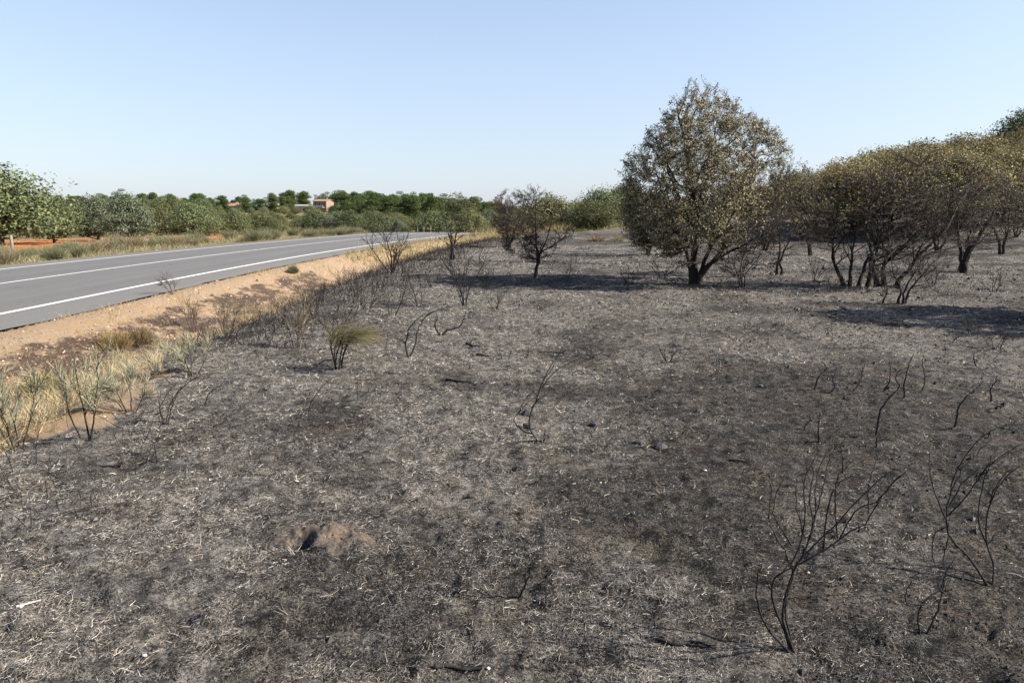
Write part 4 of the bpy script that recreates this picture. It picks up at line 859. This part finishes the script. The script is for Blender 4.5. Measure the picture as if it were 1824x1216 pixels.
# dry grass between the bend and the burn, and beyond the burn
xy = road_pts(14000, .25, 5.0, 27, 76, 1, rg); b = burnt_mask(xy[:, 0], xy[:, 1]); xy = xy[b < .3]
blades('tall_dry_grass', 'golden dry grass between the road bend and the burnt ground', xy, rg.uniform(.2, .55, len(xy)) * (1 + 1.0 * sm(44, 54, xy[:, 1])), rg, [(4, (.46, .37, .18)), (3, (.38, .32, .15)), (1, (.28, .26, .13))], np.full(len(xy), .018))
xy = np.column_stack([rg.uniform(-8, 45, 14000), rg.uniform(56, 84, 14000)]); b = burnt_mask(xy[:, 0], xy[:, 1]); k = (b < .3) & (np.abs(lateral(xy[:, 0], xy[:, 1])) > HALF + .3); xy = xy[k]
blades('field_grass', 'dry olive grass beyond the far edge of the burn', xy, rg.uniform(.15, .55, len(xy)), rg, [(3, (.36, .31, .15)), (3, (.26, .25, .12)), (1, (.2, .2, .09))], np.full(len(xy), .03))
# roadside brooms beyond the road
BB = []
for s in range(3):
    rng = np.random.default_rng(400 + s); n = 700; d = sph(rng, n); d[:, 2] = np.abs(d[:, 2]); P0 = d * np.array([.3, .3, .3]) * rng.uniform(.1, 1, (n, 1)); P0[:, 2] -= .03
    P = walk(P0, d * .8 + UP, rng.uniform(.35, .7, n), 5, rng, .3, (.1, 0, .1)); V, Fq, cc = ribbons(P, np.full(n, .012), rng, pal(rng, n, [[(3, (.30, .29, .16)), (2, (.23, .24, .13)), (2, (.36, .34, .2))], [(3, (.33, .27, .16)), (2, (.25, .2, .12)), (1, (.4, .34, .22))], [(3, (.20, .21, .11)), (2, (.26, .26, .15)), (1, (.15, .15, .07))]][s], .2))
    S = walk(np.zeros((8, 3)) - [0, 0, .04], sph(rng, 8) * [1, 1, .2] + UP, np.full(8, .55), 5, rng, .3); BB.append((mesh('foliage', V, Fq, 'straw', cc), tube_mesh('stems', [(S, np.full((8, 5), .006), 4)], 'grey_stem')))
LB = ['pale green broom bush in the dry grass beyond the road', 'brown dry bush in the grass beyond the road', 'dark green broom bush in the dry grass beyond the road']
for k in range(64):
    y = 16 + 44 * ((k + rngL.random()) / 64) ** 1.0; e = rngL.uniform(1.2, 5.5); s = float(road_slope(y)); kk = math.sqrt(1 + s * s); x = float(road_x(y)) - (HALF + e) / kk; yy = y + (HALF + e) * s / kk; v = int(rngL.integers(3))
    t = thing('roadside_bush', LB[v], 'bush', (x, yy, float(ground_z(x, yy))), ('pale bushes by the road', 'brown bushes by the road', 'green bushes by the road')[v]); sc = rngL.uniform(.5, 1.05); t.scale = (sc * 1.3, sc * 1.3, sc); t.rotation_euler = (0, 0, rngL.uniform(0, 6))
    obj('foliage', BB[v][0], t); obj('stems', BB[v][1], t)

# burnt straw, ash curls and char crumbs over the burnt ground
def polar(n, r0, r1, rng, half=50):
    r = r0 * (r1 / r0) ** rng.random(n); a = np.radians(rng.uniform(-half, half, n)); return np.column_stack([r * np.sin(a), r * np.cos(a)]), r
def verge_gravel():
    rng = np.random.default_rng(15); xy = road_pts(16000, -.12, 3.4, 3, 40, 1, rng, 1.5); b = burnt_mask(xy[:, 0], xy[:, 1]); xy = xy[b < .4]; n = len(xy)
    s = np.exp(rng.normal(-4.75, .5, n)); c0 = np.column_stack([xy, np.maximum(ground_z(xy[:, 0], xy[:, 1]), base_z(xy[:, 0], xy[:, 1])) + s * .3]); q = np.array([(1, 0, -.5), (-.5, .87, -.5), (-.5, -.87, -.5), (0, 0, .7)])
    V = c0[:, None] + q[None] * s[:, None, None] * rng.uniform(.5, 1.5, (n, 4, 3)); i = np.arange(n)[:, None] * 4; Fq = np.concatenate([i + np.array([[0, 1, 3]]), i + np.array([[1, 2, 3]]), i + np.array([[2, 0, 3]])])
    tag(obj('verge_gravel', mesh('verge_gravel', V.reshape(-1, 3), Fq, 'litter', np.repeat(pal(rng, n, [(4, (.46, .35, .24)), (4, (.34, .24, .155)), (1, (.55, .48, .4)), (3, (.12, .08, .06))], .25), 4, 0))), 'loose gravel and clods on the pale bank beside the road', 'gravel', kind='stuff')
verge_gravel()
def litter():
    rng = np.random.default_rng(5)
    xy, r = polar(600000, 1.6, 34, rng); b = burnt_mask(xy[:, 0], xy[:, 1]); a = ash_mask(xy[:, 0], xy[:, 1])
    cl = fbm(xy[:, 0] * 5, xy[:, 1] * 5, 2, 71); keep = (b > .5) & (rng.random(len(r)) < (.14 + .7 * a) * sm(.3, .7, cl) * 1.25); xy, r, a = xy[keep], r[keep], a[keep]
    n = len(r); S = np.column_stack([xy, ground_z(xy[:, 0], xy[:, 1]) + .002]); az = rng.uniform(0, 6.28, n); el = np.abs(rng.normal(0, .3, n))
    d = np.stack([np.cos(az) * np.cos(el), np.sin(az) * np.cos(el), np.sin(el)], 1)
    L = rng.gamma(2.5, .0075, n) + .007; L = L * (1 + .06 * np.clip(r - 4, 0, 20)); P = walk(S, d, L, 3, rng, .5, (0, 0, -.6), .5)
    P[:, :, 2] = np.maximum(P[:, :, 2], (S[:, 2] + .001)[:, None])
    W = np.maximum(.0009, .00045 * r) * rng.uniform(.6, 1.5, n)
    c = pal(rng, n, [(5, (.44, .41, .37)), (4, (.50, .42, .32)), (3, (.24, .225, .21)), (4, (.025, .023, .021)), (1, (.62, .57, .5))], .35)
    V, Fq, cc = ribbons(P, W, rng, c); tag(obj('burnt_straw', mesh('burnt_straw', V, Fq, 'litter', cc)), 'pale ash-grey curls of burnt straw littering the black ground', 'straw', kind='stuff')
    # char crumbs
    xy, r = polar(110000, 1.6, 26, rng); b = burnt_mask(xy[:, 0], xy[:, 1]); cl = fbm(xy[:, 0] * 3.3, xy[:, 1] * 3.3, 2, 72); keep = (b > .5) & (cl > .45); xy, r = xy[keep], r[keep]
    n = len(r); s = np.maximum(.0025, .0007 * r) * np.exp(rng.normal(.1, .45, n)); c0 = np.column_stack([xy, ground_z(xy[:, 0], xy[:, 1]) + s * .3])
    q = np.array([(1, 0, -.5), (-.5, .87, -.5), (-.5, -.87, -.5), (0, 0, .9)]); V = c0[:, None] + q[None] * s[:, None, None] * rng.uniform(.5, 1.6, (n, 4, 3)) * np.array([1.3, 1.3, .7]); i = np.arange(n)[:, None] * 4
    Fq = np.concatenate([i + np.array([[0, 1, 3]]), i + np.array([[1, 2, 3]]), i + np.array([[2, 0, 3]])])
    tag(obj('char_crumbs', mesh('char_crumbs', V.reshape(-1, 3), Fq, 'litter', np.repeat(pal(rng, n, [(6, (.018, .016, .015)), (3, (.06, .054, .05)), (1, (.14, .13, .12))], .3), 4, 0))), 'black crumbs of charred soil and plant stubs', 'char', kind='stuff')
    # upright black stubble, thick along the ditch rim
    xy = road_pts(9000, 2.6, 5.5, 8, 45, 1, rng); b = burnt_mask(xy[:, 0], xy[:, 1]); x2, _ = polar(9000, 3, 40, rng); b2 = burnt_mask(x2[:, 0], x2[:, 1]); k2 = fbm(x2[:, 0], x2[:, 1], 2, 73) > .5
    xy = np.concatenate([xy[b > .4], x2[(b2 > .6) & k2]]); n = len(xy); rim = 1 - sm(4, 6, lateral(xy[:, 0], xy[:, 1]) - HALF)
    blades('burnt_stubble', 'thin black stubs of burnt stalks standing in the ash', xy, (.03 + .22 * rim) * rng.uniform(.4, 1.4, n), rng, [(4, (.02, .018, .016)), (2, (.05, .04, .033)), (1, (.14, .11, .09))], .0018 + .0045 * rim + .00016 * np.hypot(xy[:, 0], xy[:, 1]), lean=.3, cat='stubble', spread=.45)
litter()

# ------------------------------------------------------------------ single things on the ground
def dirt_mound():
    n = 120; u = np.linspace(-.34, .34, n); X, Y = np.meshgrid(u, u); rad = np.hypot(X, Y / .62); wx = rad + (fbm(X * 9 + 4, Y * 9, 4, 2) - .5) * .2
    Z = ground_z(MX + X, MY + Y) + .005 - .03 * sm(.20, .30, wx) + .010 * (fbm(X * 70, Y * 70, 2, 13) - .5)
    f = fbm(X * 60, Y * 60, 3, 8)[..., None]; g = fbm(X * 16, Y * 16, 3, 18)[..., None]; hf = np.random.default_rng(2).random(X.shape + (1,))
    cc = np.array([.105, .074, .047]) * (.3 + 1.2 * f)
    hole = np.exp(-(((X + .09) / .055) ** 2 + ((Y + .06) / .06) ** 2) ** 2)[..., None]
    dark = (hf * .85 + .6 * g + 1.9 * np.clip(wx - .06, 0, 1)[..., None] > .80) | (hole > .3); cc = np.where(dark, np.array([.03, .027, .025]) * (.3 + 1.9 * hf), cc)  # dark specks thicken outward; the hole's inner shade is painted into the colour too
    idx = np.arange(n * n).reshape(n, n); Fq = np.stack([idx[:-1, :-1], idx[:-1, 1:], idx[1:, 1:], idx[1:, :-1]], -1).reshape(-1, 4); keep = (wx < .31).ravel()[Fq].all(1)
    c = np.array([MX, MY, float(ground_z(MX, MY)) - .03])
    tag(obj('dirt_mound', mesh('dirt_mound', np.stack([X, Y, Z - c[2]], -1).reshape(-1, 3), Fq[keep], 'earth', cc.reshape(-1, 3), smooth=True), loc=c), 'low mound of orange earth with a burrow hole in its side', 'dirt mound')
dirt_mound()
def stone(px, py, s, mat, label, name='stone', group=None, cat='stone'):
    rng = np.random.default_rng(int(px + 3 * py)); p = hit(px, py); a = np.linspace(0, 2 * np.pi, 9)[:-1]; V = []; 
    for zz, rr in ((-.35, .6), (-.1, 1), (.3, .85), (.55, .45)): V += [(rr * math.cos(t) * rng.uniform(.8, 1.2), rr * math.sin(t) * rng.uniform(.65, 1.0), zz * rng.uniform(.8, 1.1)) for t in a]
    idx = np.arange(32).reshape(4, 8); Fq = np.stack([idx[:-1], np.roll(idx[:-1], -1, 1), np.roll(idx[1:], -1, 1), idx[1:]], -1).reshape(-1, 4); Fq = np.concatenate([Fq, [(24, 25, 26, 27), (24, 27, 28, 31), (28, 29, 30, 31)]])
    tag(obj(name, mesh(name, np.array(V) * s, Fq, mat), loc=p + np.array([0, 0, s * .15])), label, cat, group)
for px, py, s in ((1256, 838, .012), (206, 738, .02), (186, 742, .012), (1310, 560, .02), (258, 1168, .010), (870, 1190, .008), (350, 870, .010), (1716, 646, .014), (1070, 860, .008), (1440, 1020, .008)): stone(px, py, s, 'pale_stone', 'small whitish pebble lying on the ash', 'pebble', 'white pebbles on the ash', 'pebble')
for px, py, s in ((1176, 797, .05), (1140, 790, .045), (942, 738, .06), (945, 760, .06), (894, 931, .022), (1245, 735, .04), (1354, 688, .03), (746, 890, .018), (1005, 890, .02), (838, 885, .025), (1060, 757, .04)): stone(px, py, s, 'dark_stone', 'blackened clod of earth on the ash', 'earth_clod', 'blackened clods', 'clod')
def stick(pts, r, label, mat='char_bark', group=None):
    P = np.array([hit(*p) for p in pts]); b = P[0].copy(); P = P - b; P[:, 2] += r * .7
    S = spline(P, 8)[None]; S[:, :, 2] = np.maximum(S[:, :, 2], (ground_z(S[0, :, 0] + b[0], S[0, :, 1] + b[1]) - b[2] + r * .5)[None]); R = np.linspace(1, .5, 8)[None] * r; C, CR = grow(S, R, rngS, 2, .3, .9, A(25, 50), .3, 4, .2, (0, 0, 0), .6, .4); C[:, :, 2] = np.maximum(C[:, :, 2], 0.0)
    t = tag(obj('fallen_stick', None, loc=b), label, 'stick', group); obj('stick', tube_mesh('stick', [(S, R, 6)], mat), t); obj('side_twig', tube_mesh('side_twig', [(C, CR, 4)], mat), t)
FS = 'short charred stick lying on the ash'
for pts, r in (([(830, 612), (840, 616), (854, 619)], .014), ([(850, 632), (862, 634), (874, 635)], .012), ([(796, 677), (815, 680), (838, 682)], .014), ([(1300, 820), (1320, 822), (1338, 828)], .007), ([(960, 628), (985, 628), (1005, 630)], .01), ([(215, 830), (190, 832), (160, 828)], .008)): stick(pts, r, FS, group='charred sticks on the ash')
stick([(965, 787), (945, 786), (920, 790), (876, 796)], .007, 'long charred branch lying at the foot of the two-stemmed shrub')
stick([(775, 1190), (800, 1188), (830, 1195), (858, 1192)], .010, 'knobbly black root lying in the ash at the bottom of the slope')
stick([(1170, 1140), (1205, 1150), (1240, 1146), (1275, 1158)], .009, 'black charred branch lying beside the fanned broom shrub')
stick([(1458, 458), (1466, 462), (1474, 466)], .03, 'pale bleached branch lying among the burnt trees', 'wood_bleached')
stick([(30, 1082), (50, 1076), (72, 1070)], .006, 'thin bleached stick lying on the bare ash', 'wood_bleached')
def straw_tuft(px, py, h, w, label, group=None, n=260, cols=DRY):
    rng = np.random.default_rng(int(px)); d = sph(rng, n); d[:, 2] = np.abs(d[:, 2]) + .25; d /= np.linalg.norm(d, axis=1, keepdims=True); S = d * np.array([w * .3, w * .3, 0]); S[:, 2] -= .01
    P = walk(S, d, rng.uniform(.5, 1.1, n) * h, 5, rng, .4, (0, 0, -.9)); p = hit(px, py); V, Fq, cc = ribbons(P, np.full(n, max(.0022, .0007 * p[1])), rng, pal(rng, n, cols, .2)); tag(obj('grass_tuft', mesh('grass_tuft', V, Fq, 'straw', cc), loc=p), label, 'grass tuft', group)
straw_tuft(1062, 430, .5, .9, 'brownish dry grass tuft spared by the fire', cols=[(3, (.3, .2, .12)), (2, (.22, .15, .1))]); straw_tuft(1100, 430, .45, .7, 'golden dry grass tuft spared by the fire')
for px, py in ((985, 992), (865, 890), (1120, 985), (300, 1040), (520, 1090), (1480, 905), (900, 1100), (1180, 880), (700, 1030)): straw_tuft(px, py, .07, .10, 'small pale burnt-off straw tuft in the ash', 'burnt-off straw tufts', 46, [(3, (.48, .40, .30)), (2, (.36, .3, .23)), (1, (.08, .06, .05))])
# fence posts and litter beyond the road
def post(px, Y, h, r, mat, label, group=None):
    p = col_at(px, Y); n = 8; a = np.arange(n) * 6.2832 / n; ring = lambda z, k: np.column_stack([np.cos(a) * r * k, np.sin(a) * r * k, np.full(n, z)])
    V = np.concatenate([ring(-.1, 1.05), ring(h * .5, 1.0), ring(h - r * .4, .95), ring(h, .6)]); idx = np.arange(4 * n).reshape(4, n); Fq = np.concatenate([np.stack([idx[:-1], np.roll(idx[:-1], -1, 1), np.roll(idx[1:], -1, 1), idx[1:]], -1).reshape(-1, 4), [(24, 25, 26, 27), (24, 27, 28, 31), (28, 29, 30, 31)]])
    tag(obj('fence_post', mesh('fence_post', V, Fq, mat, smooth=True), loc=p), label, 'fence post', group)
post(29, 29.5, .8, .06, 'post_wood', 'weathered grey wooden fence post in the dry grass beyond the road')
for px in (746, 757, 769): post(px, 66, .75, .035, 'post_wood', 'pale slim fence post by the road bend', 'pale posts at the bend')
stone(262, 431, .24, 'plastic_white', 'white bag lying at the foot of the silvery oak', 'litter_bag', None, 'bag')
